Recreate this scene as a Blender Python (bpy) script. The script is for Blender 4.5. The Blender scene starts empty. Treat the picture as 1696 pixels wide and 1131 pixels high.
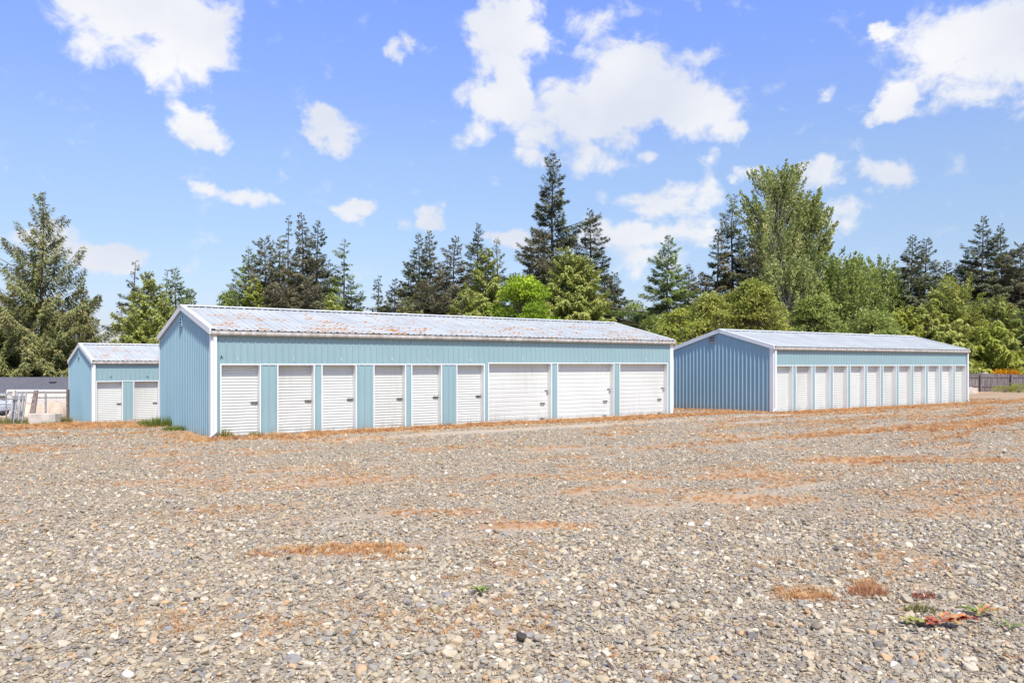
import bpy, math, random
import numpy as np
from mathutils import Vector, Matrix

R = math.radians
S = bpy.context.scene

# ------------------------------------------------------------------ camera
cam_d = bpy.data.cameras.new("camera")
cam = bpy.data.objects.new("camera", cam_d)
S.collection.objects.link(cam)
cam.location = (0, 0, 2.1)
cam.rotation_euler = (R(90), 0, 0)
cam_d.lens = 27.76
cam_d.sensor_width = 36
cam_d.shift_y = 38 / 1696
cam_d.clip_end = 6000
cam_d.clip_start = 0.05
S.camera = cam

# ------------------------------------------------------------------ light
SUN_AZ = R(-67.5)            # direction towards the sun in the ground plane (from +X)
SUN_EL = R(54)
sd = bpy.data.lights.new("sun", 'SUN')
sd.energy = 3.5
sd.angle = R(0.6)
sd.color = (1.0, 0.955, 0.83)
sun = bpy.data.objects.new("sun", sd)
S.collection.objects.link(sun)
sv = Vector((math.cos(SUN_AZ) * math.cos(SUN_EL), math.sin(SUN_AZ) * math.cos(SUN_EL), math.sin(SUN_EL)))
sun.rotation_euler = sv.to_track_quat('Z', 'Y').to_euler()

S.view_settings.view_transform = 'Standard'
S.view_settings.look = 'None'
S.view_settings.gamma = 1
S.view_settings.exposure = 0.50

# ------------------------------------------------------------------ sky with clouds
world = bpy.data.worlds.new("World")
S.world = world
world.use_nodes = True
wt = world.node_tree
wt.nodes.clear()


def wn(kind, **kw):
    n = wt.nodes.new(kind)
    for k, v in kw.items():
        setattr(n, k, v)
    return n


def wl(a, b):
    wt.links.new(a, b)


def wmath(op, a, b=None, c=None, clamp=False):
    n = wn('ShaderNodeMath', operation=op)
    n.use_clamp = clamp
    for i, v in enumerate((a, b, c)):
        if v is None:
            continue
        if isinstance(v, (int, float)):
            n.inputs[i].default_value = v
        else:
            wl(v, n.inputs[i])
    return n.outputs[0]


tc = wn('ShaderNodeTexCoord')
sep = wn('ShaderNodeSeparateXYZ')
wl(tc.outputs['Generated'], sep.inputs[0])
az = wmath('ARCTAN2', sep.outputs[0], sep.outputs[1])
el = wmath('ARCSINE', sep.outputs[2])
ae = wn('ShaderNodeCombineXYZ')
wl(az, ae.inputs[0])
wl(el, ae.inputs[1])
sky = wn('ShaderNodeTexSky', sky_type='NISHITA', sun_disc=False)
sky.sun_elevation = SUN_EL
sky.sun_rotation = math.atan2(sv.x, sv.y)
sky.air_density = 1.0
sky.dust_density = 0.6
sky.ozone_density = 2.2


def dir_ae(px, py):
    u, v = (px - 848) / 1308, (603.5 - py) / 1308
    return math.atan2(u, 1), math.atan2(v, math.hypot(1, u))


# cloud puffs, each given by where it stands in the sky: (x, y, half width, half height, tilt, thickness)
PUFFS = [
    (245, 10, 150, 60, 0, 1.3), (320, 55, 85, 70, 0, 1.3), (272, 105, 70, 58, 0.5, 1), (120, 30, 90, 45, 0, .55), (200, 75, 90, 50, 0, .8),
    (320, 210, 58, 34, 0.45, .95), (352, 236, 42, 24, 0.2, .9),
    (543, 215, 48, 40, 0.4, 1.2), (552, 245, 30, 26, 0, .85), (522, 196, 22, 20, 0, .8),
    (664, 98, 22, 38, -0.25, .75), (680, 75, 16, 22, -0.4, .55),
    (400, 321, 88, 19, 0.03, .85), (455, 328, 34, 17, 0, .85), (330, 314, 26, 14, 0, .7),
    (592, 354, 46, 26, 0, 1.15), (716, 358, 38, 28, 0, 1.2), (672, 362, 36, 18, 0, .55),
    (172, 426, 74, 30, 0.05, 1.25), (100, 408, 50, 34, 0, 1.1), (312, 455, 40, 18, 0, .6), (235, 500, 50, 20, 0, .5),
    (40, 395, 50, 22, 0, .7),
    (840, 60, 78, 80, 0, 1.3), (860, 25, 60, 40, 0, .9), (835, 160, 70, 62, 0, 1.3), (800, 222, 68, 30, -0.2, .75), (880, 200, 70, 50, 0, .9),
    (975, 42, 66, 40, 0, .62), (950, 80, 40, 40, 0, .55), (1050, 18, 50, 18, 0, .4),
    (1040, 130, 100, 82, 0, 1.3), (1000, 180, 130, 66, 0, 1.3), (1130, 170, 110, 56, 0.25, 1.3), (1195, 200, 50, 36, 0.5, .9),
    (1150, 100, 60, 26, 0, .6), (950, 225, 80, 40, 0, .75),
    (965, 262, 80, 34, 0, .85), (888, 260, 46, 28, 0, .9),
    (1078, 260, 26, 18, 0, .6),
    (1090, 330, 110, 36, 0.05, .85), (1160, 325, 60, 36, 0, .8),
    (1075, 388, 150, 38, 0, 1), (850, 395, 60, 30, 0, 1.2), (1060, 435, 110, 40, 0, .7), (990, 380, 60, 26, 0, .8),
    (1232, 289, 30, 20, 0, .85), (1350, 293, 52, 32, 0, 1.15), (1390, 368, 44, 42, 0, .75), (1472, 289, 62, 34, 0.15, .95),
    (1420, 318, 20, 14, 0, .7), (1182, 250, 30, 30, 0, .6),
    (1480, 158, 50, 34, -0.5, 1.25), (1462, 140, 40, 22, 0, .7),
    (1620, 70, 140, 66, 0, 1.2), (1670, 30, 90, 50, 0, 1), (1600, 150, 78, 40, 0, .8), (1680, 120, 80, 60, 0, .9), (1530, 60, 60, 40, 0, .7),
    (1475, 62, 26, 18, 0, .95), (1365, 158, 40, 14, -0.5, .5), (1310, 177, 22, 10, 0, .5), (1375, 98, 26, 18, 0.4, .35),
]
wnz = wn('ShaderNodeTexNoise')
wnz.inputs['Scale'].default_value = 17
wnz.inputs['Detail'].default_value = 5
wnz.inputs['Roughness'].default_value = 0.6
wl(ae.outputs[0], wnz.inputs['Vector'])
wsub = wn('ShaderNodeVectorMath', operation='SUBTRACT')
wl(wnz.outputs['Color'], wsub.inputs[0])
wsub.inputs[1].default_value = (.5, .5, .5)
wmul = wn('ShaderNodeVectorMath', operation='MULTIPLY')
wl(wsub.outputs[0], wmul.inputs[0])
wmul.inputs[1].default_value = (0.085, 0.055, 0)
wadd = wn('ShaderNodeVectorMath', operation='ADD')
wl(ae.outputs[0], wadd.inputs[0])
wl(wmul.outputs[0], wadd.inputs[1])
warped = wadd.outputs[0]
acc = None
for (px, py, rx, ry, tilt, wgt) in PUFFS:
    a0, e0 = dir_ae(px, py)
    mp = wn('ShaderNodeMapping', vector_type='TEXTURE')
    mp.inputs['Location'].default_value = (a0, e0, 0)
    mp.inputs['Rotation'].default_value = (0, 0, -tilt)
    mp.inputs['Scale'].default_value = (rx * 1.41 / 1308, ry * 1.41 / 1308, 1)
    wl(warped, mp.inputs['Vector'])
    ln = wn('ShaderNodeVectorMath', operation='LENGTH')
    wl(mp.outputs[0], ln.inputs[0])
    mr = wn('ShaderNodeMapRange', interpolation_type='SMOOTHSTEP')
    mr.inputs['From Min'].default_value = 0.05
    mr.inputs['From Max'].default_value = 1.0
    mr.inputs['To Min'].default_value = wgt
    mr.inputs['To Max'].default_value = 0
    wl(ln.outputs['Value'], mr.inputs['Value'])
    acc = mr.outputs[0] if acc is None else wmath('SMOOTH_MAX', acc, mr.outputs[0], 0.25)


def wnoise(scale, detail, rough, sy=1.3, off=0, dist=0.0):
    mp = wn('ShaderNodeMapping')
    mp.inputs['Scale'].default_value = (1, sy, 1)
    mp.inputs['Location'].default_value = (off, off * .7, off)
    wl(ae.outputs[0], mp.inputs['Vector'])
    n = wn('ShaderNodeTexNoise')
    n.inputs['Scale'].default_value = scale
    n.inputs['Detail'].default_value = detail
    n.inputs['Roughness'].default_value = rough
    n.inputs['Distortion'].default_value = dist
    wl(mp.outputs[0], n.inputs['Vector'])
    return n.outputs['Fac']


nz = wnoise(23, 10, 0.6, dist=0.3)
nz2 = wnoise(5.5, 4, 0.5, off=3.7)
# clouds outside the photographed part of the sky: plain noise cover
sidecov = wmath('MULTIPLY', wmath('GREATER_THAN', wmath('ABSOLUTE', az), 0.66), wmath('SUBTRACT', nz2, 0.12))
cover = wmath('MAXIMUM', acc, sidecov)
dens = wmath('ADD', cover, wmath('MULTIPLY', wmath('SUBTRACT', nz, 0.5), 1.8))
mrd = wn('ShaderNodeMapRange', interpolation_type='SMOOTHSTEP')
mrd.inputs['From Min'].default_value = 0.31
mrd.inputs['From Max'].default_value = 0.90
wl(dens, mrd.inputs['Value'])
gate = wmath('MULTIPLY', mrd.outputs[0], wmath('MULTIPLY', wmath('SUBTRACT', cover, 0.04), 5.0, clamp=True))
gate = wmath('MULTIPLY', gate, 0.97)

tint = wn('ShaderNodeMix', data_type='RGBA', blend_type='MULTIPLY')
tint.inputs[0].default_value = 1
# sky tint runs from deep periwinkle overhead to pale blue low down
elr = wn('ShaderNodeMapRange')
elr.inputs['From Min'].default_value = 0.02
elr.inputs['From Max'].default_value = 0.45
wl(el, elr.inputs['Value'])
ramp = wn('ShaderNodeValToRGB')
SKYT = [(0.05, (0.98, 0.94, 1.15)), (.31, (1.28, 1.22, 1.28)), (.53, (1.52, 1.45, 1.55)), (.9, (1.62, 1.63, 2.28))]
while len(ramp.color_ramp.elements) < 4:
    ramp.color_ramp.elements.new(0.5)
for e_, (p_, c_) in zip(ramp.color_ramp.elements, SKYT):
    e_.position = p_
    e_.color = (*c_, 1)
wl(elr.outputs[0], ramp.inputs[0])
wl(sky.outputs[0], tint.inputs[6])
wl(ramp.outputs[0], tint.inputs[7])
ccol = wn('ShaderNodeMix', data_type='RGBA')
shade = wmath('MULTIPLY', wmath('SUBTRACT', nz2, 0.35, clamp=True), 2.6, clamp=True)
wl(shade, ccol.inputs[0])
ccol.inputs[6].default_value = (6.3, 6.65, 7.5, 1)
ccol.inputs[7].default_value = (8.3, 8.25, 8.3, 1)
cmix = wn('ShaderNodeMix', data_type='RGBA')
wl(gate, cmix.inputs[0])
wl(tint.outputs[2], cmix.inputs[6])
wl(ccol.outputs[2], cmix.inputs[7])
bg = wn('ShaderNodeBackground')
bg.inputs['Strength'].default_value = 0.085
wl(cmix.outputs[2], bg.inputs['Color'])
wo = wn('ShaderNodeOutputWorld')
wl(bg.outputs[0], wo.inputs['Surface'])
world.cycles.sampling_method = 'MANUAL'
world.cycles.sample_map_resolution = 512

# ------------------------------------------------------------------ material helpers


def srgb(r, g, b):
    f = lambda c: c / 12.92 if c <= 0.04045 else ((c + 0.055) / 1.055) ** 2.4
    return (f(r / 255), f(g / 255), f(b / 255), 1)


class Mat:
    def __init__(s, name, rough=0.6, metal=0.0, spec=0.5):
        s.m = bpy.data.materials.new(name)
        s.m.use_nodes = True
        s.t = s.m.node_tree
        s.b = s.t.nodes['Principled BSDF']
        s.b.inputs['Roughness'].default_value = rough
        s.b.inputs['Metallic'].default_value = metal
        s.b.inputs['Specular IOR Level'].default_value = spec
        s._obj = None

    def n(s, kind, **kw):
        n = s.t.nodes.new(kind)
        for k, v in kw.items():
            setattr(n, k, v)
        return n

    def l(s, a, b):
        s.t.links.new(a, b)

    def coord(s, which='Object', scale=(1, 1, 1), rot=(0, 0, 0)):
        c = s.n('ShaderNodeTexCoord')
        mp = s.n('ShaderNodeMapping')
        mp.inputs['Scale'].default_value = scale
        mp.inputs['Rotation'].default_value = rot
        if which == 'World':
            g = s.n('ShaderNodeNewGeometry')
            s.l(g.outputs['Position'], mp.inputs[0])
        else:
            s.l(c.outputs[which], mp.inputs[0])
        return mp.outputs[0]

    def noise(s, vec, scale, detail=4, rough=0.55, dist=0):
        n = s.n('ShaderNodeTexNoise')
        n.inputs['Scale'].default_value = scale
        n.inputs['Detail'].default_value = detail
        n.inputs['Roughness'].default_value = rough
        n.inputs['Distortion'].default_value = dist
        s.l(vec, n.inputs['Vector'])
        return n.outputs['Fac']

    def math(s, op, a, b=None, c=None, clamp=False):
        n = s.n('ShaderNodeMath', operation=op)
        n.use_clamp = clamp
        for i, v in enumerate((a, b, c)):
            if v is None:
                continue
            if isinstance(v, (int, float)):
                n.inputs[i].default_value = v
            else:
                s.l(v, n.inputs[i])
        return n.outputs[0]

    def step(s, v, lo, hi, t0=0.0, t1=1.0):
        n = s.n('ShaderNodeMapRange', interpolation_type='SMOOTHSTEP')
        n.inputs['From Min'].default_value = lo
        n.inputs['From Max'].default_value = hi
        n.inputs['To Min'].default_value = t0
        n.inputs['To Max'].default_value = t1
        s.l(v, n.inputs['Value'])
        return n.outputs[0]

    def ramp(s, fac, stops, interp='LINEAR'):
        n = s.n('ShaderNodeValToRGB')
        cr = n.color_ramp
        cr.interpolation = interp
        while len(cr.elements) < len(stops):
            cr.elements.new(0.5)
        for e, (p, c) in zip(cr.elements, stops):
            e.position = p
            e.color = c if len(c) == 4 else (*c, 1)
        s.l(fac, n.inputs[0])
        return n.outputs[0]

    def mix(s, fac, a, b, blend='MIX'):
        n = s.n('ShaderNodeMix', data_type='RGBA', blend_type=blend)
        for i, v in ((0, fac), (6, a), (7, b)):
            if isinstance(v, (int, float)):
                n.inputs[i].default_value = v
            elif isinstance(v, tuple):
                n.inputs[i].default_value = v if len(v) == 4 else (*v, 1)
            else:
                s.l(v, n.inputs[i])
        return n.outputs[2]

    def color(s, v):
        if isinstance(v, tuple):
            s.b.inputs['Base Color'].default_value = v if len(v) == 4 else (*v, 1)
        else:
            s.l(v, s.b.inputs['Base Color'])
        return s

    def bump(s, h, strength=0.3, dist=0.02):
        n = s.n('ShaderNodeBump')
        n.inputs['Strength'].default_value = strength
        n.inputs['Distance'].default_value = dist
        s.l(h, n.inputs['Height'])
        s.l(n.outputs[0], s.b.inputs['Normal'])
        return s


def painted(name, col, col2, rough=0.45, dirt=0.25, dirtcol=(0.3, 0.24, 0.17), base_h=0.5):
    """painted sheet metal with faint streaks, fading and dust near the ground"""
    m = Mat(name, rough)
    v = m.coord('Object')
    vs = m.coord('Object', scale=(3.0, 3.0, 0.35))
    big = m.noise(v, 0.7, 4)
    st = m.noise(vs, 2.2, 5, 0.65)
    c = m.mix(m.step(big, 0.3, 0.7), col, col2)
    c = m.mix(m.math('MULTIPLY', m.step(st, 0.48, 0.75), dirt), c, dirtcol)
    sp = m.n('ShaderNodeSeparateXYZ')
    m.l(v, sp.inputs[0])
    hh = m.math('ADD', sp.outputs[2], m.math('MULTIPLY', m.noise(vs, 3.0, 3), 0.35))
    low = m.step(hh, 0.12, base_h, 0.55, 0.0)
    c = m.mix(m.math('MULTIPLY', low, m.step(st, 0.35, 0.6)), c, dirtcol)
    m.color(c)
    m.l(m.step(st, 0.2, 0.8, rough - 0.08, rough + 0.15), m.b.inputs['Roughness'])
    m.bump(m.noise(v, 2.5, 2), 0.12, 0.01)
    return m.m


def simple(name, col, rough=0.6, metal=0.0, var=0.15, scale=4, spec=0.5):
    m = Mat(name, rough, metal, spec)
    v = m.coord('Object')
    nf = m.noise(v, scale, 5, 0.6)
    dark = tuple(c * (1 - var) for c in col[:3])
    lite = tuple(min(1, c * (1 + var)) for c in col[:3])
    m.color(m.mix(m.step(nf, 0.3, 0.7), dark, lite))
    return m.m


M = {}
M['blue_end'] = painted('blue_painted_steel_end', (0.25, 0.405, 0.48), (0.27, 0.43, 0.505), dirt=0.12)
M['blue'] = painted('blue_painted_steel', (0.25, 0.375, 0.395), (0.27, 0.40, 0.42), dirt=0.10)
M['white'] = painted('white_trim', (0.74, 0.76, 0.745), (0.78, 0.80, 0.785), dirt=0.10, base_h=0.35)
M['door'] = painted('white_roll_door', (0.635, 0.65, 0.615), (0.675, 0.69, 0.65), dirt=0.10, base_h=0.4)
M['door_old'] = painted('weathered_roll_door', (0.60, 0.61, 0.57), (0.65, 0.66, 0.62), dirt=0.2, base_h=0.5)
M['gutter'] = painted('grey_gutter', (0.50, 0.48, 0.45), (0.62, 0.60, 0.57), dirt=0.35, base_h=-9)
M['black'] = simple('black_paint', (0.02, 0.025, 0.03), 0.6)
M['faded'] = simple('faded_number', (0.62, 0.66, 0.68), 0.7)
M['steel'] = simple('latch_steel', (0.24, 0.23, 0.19), 0.45, 0.6, 0.4, 20)
M['galv'] = simple('galvanised_steel', (0.33, 0.34, 0.35), 0.5, 0.3, 0.25, 6)
M['concrete'] = simple('pale_concrete', (0.55, 0.49, 0.42), 0.9, 0, 0.18, 2.5)
M['slab'] = simple('slab_concrete', (0.25, 0.23, 0.2), 0.9, 0, 0.3, 2.5)
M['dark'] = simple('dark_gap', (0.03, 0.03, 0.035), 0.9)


def roof_mat(name, rustiness):
    m = Mat(name, 0.6, spec=0.2)
    v = m.coord('Object')
    base = m.mix(m.step(m.noise(v, 0.9, 5), 0.3, 0.7), (0.415, 0.435, 0.425), (0.49, 0.51, 0.49))
    streak = m.noise(m.coord('Object', scale=(9, 0.6, 0.6)), 1.5, 4, 0.6)
    base = m.mix(m.math('MULTIPLY', m.step(streak, 0.5, 0.8), 0.35), base, (0.38, 0.375, 0.40))
    if rustiness > 0:
        sp = m.n('ShaderNodeSeparateXYZ')
        m.l(v, sp.inputs[0])
        # rust gathers where the panels are fastened, in rows along the roof
        spots = m.noise(m.coord('Object', scale=(2.3, 8.0, 1)), 1.0, 2, 0.45, 0.2)
        area = m.noise(m.coord('Object', scale=(0.55, 0.7, 0.2)), 1.0, 2)
        rows = m.math('SINE', m.math('MULTIPLY', sp.outputs[1], 2 * math.pi / 0.42))
        low = m.step(sp.outputs[1], 0.0, 4.5, 0.055, -0.05)
        val = m.math('ADD', m.math('ADD', spots, m.math('MULTIPLY', rows, 0.06)),
                     m.math('ADD', m.math('MULTIPLY', m.math('SUBTRACT', area, 0.5), 0.30), low))
        lo = 0.756 - 0.10 * rustiness
        mask = m.step(val, lo, lo + 0.022)
        halo = m.step(val, lo - 0.035, lo + 0.04, 0, 0.15)
        fine = m.noise(v, 30, 3)
        rust = m.mix(m.step(fine, 0.35, 0.65), (0.38, 0.14, 0.018), (0.50, 0.235, 0.04))
        base = m.mix(halo, base, (0.50, 0.37, 0.20))
        base = m.mix(m.math('MULTIPLY', mask, 0.95), base, rust)
    m.color(base)
    return m.m


M['roof_rusty'] = roof_mat('rusty_white_roof', 1.0)
M['roof_some_rust'] = roof_mat('lightly_rusted_roof', 0.72)
M['roof_clean'] = roof_mat('white_roof', 0.0)

# ------------------------------------------------------------------ object helpers
COL = S.collection


class MB:
    def __init__(s):
        s.v, s.f = [], []

    def quad(s, a, b, c, d):
        i = len(s.v)
        s.v += [tuple(a), tuple(b), tuple(c), tuple(d)]
        s.f.append((i, i + 1, i + 2, i + 3))

    def box(s, x0, x1, y0, y1, z0, z1):
        i = len(s.v)
        s.v += [(x, y, z) for z in (z0, z1) for y in (y0, y1) for x in (x0, x1)]
        s.f += [(i, i + 2, i + 3, i + 1), (i + 4, i + 5, i + 7, i + 6), (i, i + 1, i + 5, i + 4),
                (i + 2, i + 6, i + 7, i + 3), (i, i + 4, i + 6, i + 2), (i + 1, i + 3, i + 7, i + 5)]

    def prism(s, pts, d):
        """closed prism: polygon pts extruded by vector d"""
        i, n = len(s.v), len(pts)
        s.v += [tuple(p) for p in pts] + [tuple(Vector(p) + Vector(d)) for p in pts]
        s.f.append(tuple(range(i + n - 1, i - 1, -1)))
        s.f.append(tuple(range(i + n, i + 2 * n)))
        for k in range(n):
            j = (k + 1) % n
            s.f.append((i + k, i + j, i + n + j, i + n + k))

    def tube(s, p, q, r0, r1=None, n=8):
        r1 = r0 if r1 is None else r1
        p, q = Vector(p), Vector(q)
        d = (q - p).normalized()
        a = d.orthogonal().normalized()
        b = d.cross(a)
        i = len(s.v)
        for c, r in ((p, r0), (q, r1)):
            for k in range(n):
                t = 2 * math.pi * k / n
                s.v.append(tuple(c + a * math.cos(t) * r + b * math.sin(t) * r))
        for k in range(n):
            j = (k + 1) % n
            s.f.append((i + k, i + j, i + n + j, i + n + k))
        s.f.append(tuple(range(i + n - 1, i - 1, -1)))
        s.f.append(tuple(range(i + n, i + 2 * n)))

    def build(s, name, mat, parent=None, smooth=False, bevel=0):
        me = bpy.data.meshes.new(name)
        me.from_pydata(s.v, [], s.f)
        me.materials.append(mat)
        if smooth:
            me.polygons.foreach_set('use_smooth', [True] * len(me.polygons))
        me.update()
        o = bpy.data.objects.new(name, me)
        COL.objects.link(o)
        if parent:
            o.parent = parent
        if bevel:
            b = o.modifiers.new('bevel', 'BEVEL')
            b.width = bevel
            b.segments = 2
        return o


def np_mesh(name, V, Q, mat, parent=None, attrs=None, smooth=False):
    """V (n,3), Q (m,k) index array, attrs {name: per-vertex float array}"""
    me = bpy.data.meshes.new(name)
    k = Q.shape[1]
    me.vertices.add(len(V))
    me.vertices.foreach_set('co', np.ascontiguousarray(V, dtype=np.float32).ravel())
    me.loops.add(Q.size)
    me.loops.foreach_set('vertex_index', np.ascontiguousarray(Q, dtype=np.int32).ravel())
    me.polygons.add(len(Q))
    me.polygons.foreach_set('loop_start', np.arange(0, Q.size, k, dtype=np.int32))
    me.polygons.foreach_set('loop_total', np.full(len(Q), k, dtype=np.int32))
    if smooth:
        me.polygons.foreach_set('use_smooth', np.ones(len(Q), dtype=bool))
    me.update(calc_edges=True)
    for an, av in (attrs or {}).items():
        a = me.attributes.new(an, 'FLOAT', 'POINT')
        a.data.foreach_set('value', np.ascontiguousarray(av, dtype=np.float32))
    me.materials.append(mat)
    o = bpy.data.objects.new(name, me)
    COL.objects.link(o)
    if parent:
        o.parent = parent
    return o


def tag(o, label=None, cat=None, group=None, kind=None):
    if label:
        o['label'] = label
    if cat:
        o['category'] = cat
    if group:
        o['group'] = group
    if kind:
        o['kind'] = kind
    return o


def empty(name, loc, rz=0.0, label=None, cat=None, group=None):
    o = bpy.data.objects.new(name, None)
    o.empty_display_size = 0.3
    COL.objects.link(o)
    o.location = loc
    o.rotation_euler = (0, 0, rz)
    tag(o, label, cat, group)
    return o


# ------------------------------------------------------------------ value noise in numpy
def vnoise(x, y, seed=0):
    xi, yi = np.floor(x).astype(np.int64), np.floor(y).astype(np.int64)
    fx, fy = x - xi, y - yi
    fx, fy = fx * fx * (3 - 2 * fx), fy * fy * (3 - 2 * fy)

    def h(i, j):
        n = (i * 374761393 + j * 668265263 + seed * 1274126177) & 0x7fffffff
        n = ((n ^ (n >> 13)) * 1274126177) & 0x7fffffff
        return ((n ^ (n >> 16)) & 0xffff) / 65535.0
    return (h(xi, yi) * (1 - fx) + h(xi + 1, yi) * fx) * (1 - fy) + (h(xi, yi + 1) * (1 - fx) + h(xi + 1, yi + 1) * fx) * fy


def fbm(x, y, seed=0, oct=4):
    s, a, t = 0, 1, 0
    for k in range(oct):
        s = s + a * vnoise(x * 2 ** k, y * 2 ** k, seed + k * 17)
        t += a
        a *= 0.55
    return s / t


def sstep(a, b, x):
    t = np.clip((x - a) / (b - a), 0, 1)
    return t * t * (3 - 2 * t)


# ------------------------------------------------------------------ the ground
A0 = (-8.53, 22.42)
AA = R(34.58)
C0 = (11.35, 34.3)
CA = R(33.4)
B0 = (-19.6, 36.9)
BA = R(38.2)


def terrain(x, y):
    x = np.asarray(x, dtype=float)
    y = np.asarray(y, dtype=float)
    u = (x + 12.7) * -0.62 + (y - 28.3) * 0.78
    side = sstep(14, -8, x)
    z = -0.75 * sstep(1.0, 9.5, u) * side
    z = z - 2.3 * sstep(42.5, 50, y) * sstep(-8, -22, x)       # drops away behind the left fence
    z = z - 0.13 * np.exp(-(((x - 7.6) ** 2 + (y - 39.6) ** 2) / 9.0))
    z = z - 0.25 * sstep(50, 75, y) * sstep(14, 25, x)
    z = z + 0.03 * (fbm(x * 0.35, y * 0.35, 5, 3) - 0.5) * sstep(60, 30, y)
    return z


def gz(x, y):
    return float(terrain(np.array([x]), np.array([y]))[0])


# patches of dead grass on the gravel: (x, y, radius along the lanes, radius across, strength), in metres
def G(px, py, z=0.0):
    d = (2.1 - z) * 1308 / (py - 603.5)
    return (px - 848) / 1308 * d, d


PATCH = [(590, 912, 0.9, 0.28, 1.0), (640, 925, .5, .2, .7), (430, 918, .35, .2, .6), (1340, 985, 0.45, 0.28, .9), (1440, 968, .22, .18, .9),
         (1300, 962, .3, .15, .6), (720, 850, .8, .25, .7), (870, 872, 1.0, .25, .7), (400, 935, .5, .2, .35), (240, 960, .9, .3, .4), (350, 800, 1.6, .4, .55),
         (600, 792, 1.2, .35, .6), (250, 800, 1.6, .4, .45), (1050, 833, .7, .3, .5), (1230, 825, .9, .4, .65), (1130, 812, .7, .3, .55),
         (1500, 762, 1.6, .35, .8), (1530, 815, 1, .35, .6), (1270, 825, .8, .3, .5), (1500, 830, .6, .25, .5), (1640, 800, 1, .3, .6),
         (960, 790, 1.6, .3, .6), (700, 960, .8, .2, .35), (860, 940, .8, .2, .35), (120, 765, 1.6, .35, .4), (40, 705, 2.5, .5, .9), (30, 775, 1.6, .5, .4), (540, 775, 1.2, .3, .5),
         (300, 775, 1.6, .35, .4), (1510, 970, .3, .2, .5), (1550, 1000, .35, .2, .35), (1420, 850, .5, .2, .45), (1290, 870, .5, .25, .35)]


def dry_map(x, y):
    ca, sa = math.cos(AA), math.sin(AA)
    q = (x - A0[0]) * sa - (y - A0[1]) * ca       # metres in front of the long row's fronts
    s = (x - A0[0]) * ca + (y - A0[1]) * sa
    n1 = fbm(s * 0.45, q * 1.6, 3, 4)
    n2 = fbm(x * 2.5, y * 2.5, 11, 4)
    n3 = fbm(s * 0.09, q * 1.15, 23, 4)
    d = np.zeros_like(x)
    # strip along the fronts of the long building and on across the yard
    edge = 1.25 + 1.3 * (n1 - 0.5)
    strip = sstep(edge + 0.35, edge - 0.35, q) * sstep(-0.6, 0.0, q) * sstep(-1.6, -0.3, s) * sstep(32, 20, s)
    d = np.maximum(d, strip * (0.72 + 0.5 * n2))
    # strip in front of the right building
    cc, sc = math.cos(CA), math.sin(CA)
    q2 = (x - C0[0]) * sc - (y - C0[1]) * cc
    s2 = (x - C0[0]) * cc + (y - C0[1]) * sc
    st2 = sstep(1.7, 0.8, q2 + (n1 - .5)) * sstep(-0.6, 0, q2) * sstep(-1.5, 0, s2) * sstep(34, 22, s2)
    d = np.maximum(d, st2 * (0.75 + 0.4 * n2))
    endc = sstep(-1.6, -0.7, s2) * sstep(0.3, 0, s2) * sstep(1.0, 0, q2) * sstep(-7, -6, q2)
    d = np.maximum(d, endc * 0.9)
    # left building front and corner
    q3 = (x - B0[0]) * math.sin(BA) - (y - B0[1]) * math.cos(BA)
    s3 = (x - B0[0]) * math.cos(BA) + (y - B0[1]) * math.sin(BA)
    d = np.maximum(d, sstep(1.7, 0.6, q3 + (n1 - .5)) * sstep(-0.8, 0, q3) * sstep(-2.4, -0.6, s3) * sstep(20, 10, s3) * 0.9)
    # ground at the end wall of the long building
    ew = sstep(-2.0, -0.7, s + 1.2 * (n1 - .5)) * sstep(1.8, 0.6, q) * sstep(-7, -1.5, q) * sstep(0.4, 0, s)
    d = np.maximum(d, ew * 0.62)
    # lanes of dead grass between the wheel tracks
    band = np.exp(-((q - 10.0) / 1.6) ** 2) * sstep(1, 9, s) + 0.9 * np.exp(-((q - 6.6) / 1.3) ** 2) * sstep(10, 17, s) + 0.75 * np.exp(-((q - 3.6) / .6) ** 2) * sstep(8, 14, s)
    band = band + 0.5 * sstep(22, 30, s) * sstep(14, 2, q) + 0.8 * sstep(26, 34, s) * sstep(2, -2, q)
    lane = sstep(0.47, 0.66, n3 + 0.22 * (n2 - .5)) * np.clip(band, 0, 1)
    d = np.maximum(d, lane * (0.8 + .3 * n2))
    # thin scatter everywhere
    d = np.maximum(d, 0.62 * sstep(0.50, 0.70, n1 + 0.3 * (n2 - .5)) * sstep(7, 12, y))
    d = np.maximum(d, 0.50 * sstep(0.53, 0.72, fbm(x * .7, y * 1.1, 71, 4) + .2 * (n2 - .5)))
    for (px, py, rs, rq, w) in PATCH:
        cx, cy = G(px, py)
        ds, dq = (x - cx), (y - cy)
        rq2 = rq * cy / 7.0
        e = np.exp(-((ds / (rs * cy / 8.0)) ** 2 + (dq / rq2) ** 2))
        d = np.maximum(d, w * sstep(0.25, 0.75, e * (0.45 + 1.1 * n2)))
    return np.clip(d, 0, 1)


def dust_map(x, y):
    """bare pale wheel track in front of the row"""
    ca, sa = math.cos(AA), math.sin(AA)
    q = (x - A0[0]) * sa - (y - A0[1]) * ca
    s = (x - A0[0]) * ca + (y - A0[1]) * sa
    n1 = fbm(s * 0.35, q * 1.2, 41, 4)
    a = np.exp(-((q - 2.35 - 0.8 * (n1 - .5)) / 0.55) ** 2) * sstep(0.5, 4, s) * sstep(40, 26, s)
    a = np.maximum(a, 0.7 * np.exp(-((q - 4.6) / 0.4) ** 2) * sstep(12, 18, s))
    for qq in (7.9, 9.7, 13.2, 15.0):
        a = np.maximum(a, 0.42 * np.exp(-((q - qq - 0.5 * (n1 - .5)) / 0.28) ** 2))
    return np.clip(a * (0.5 + n1), 0, 1)


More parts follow.
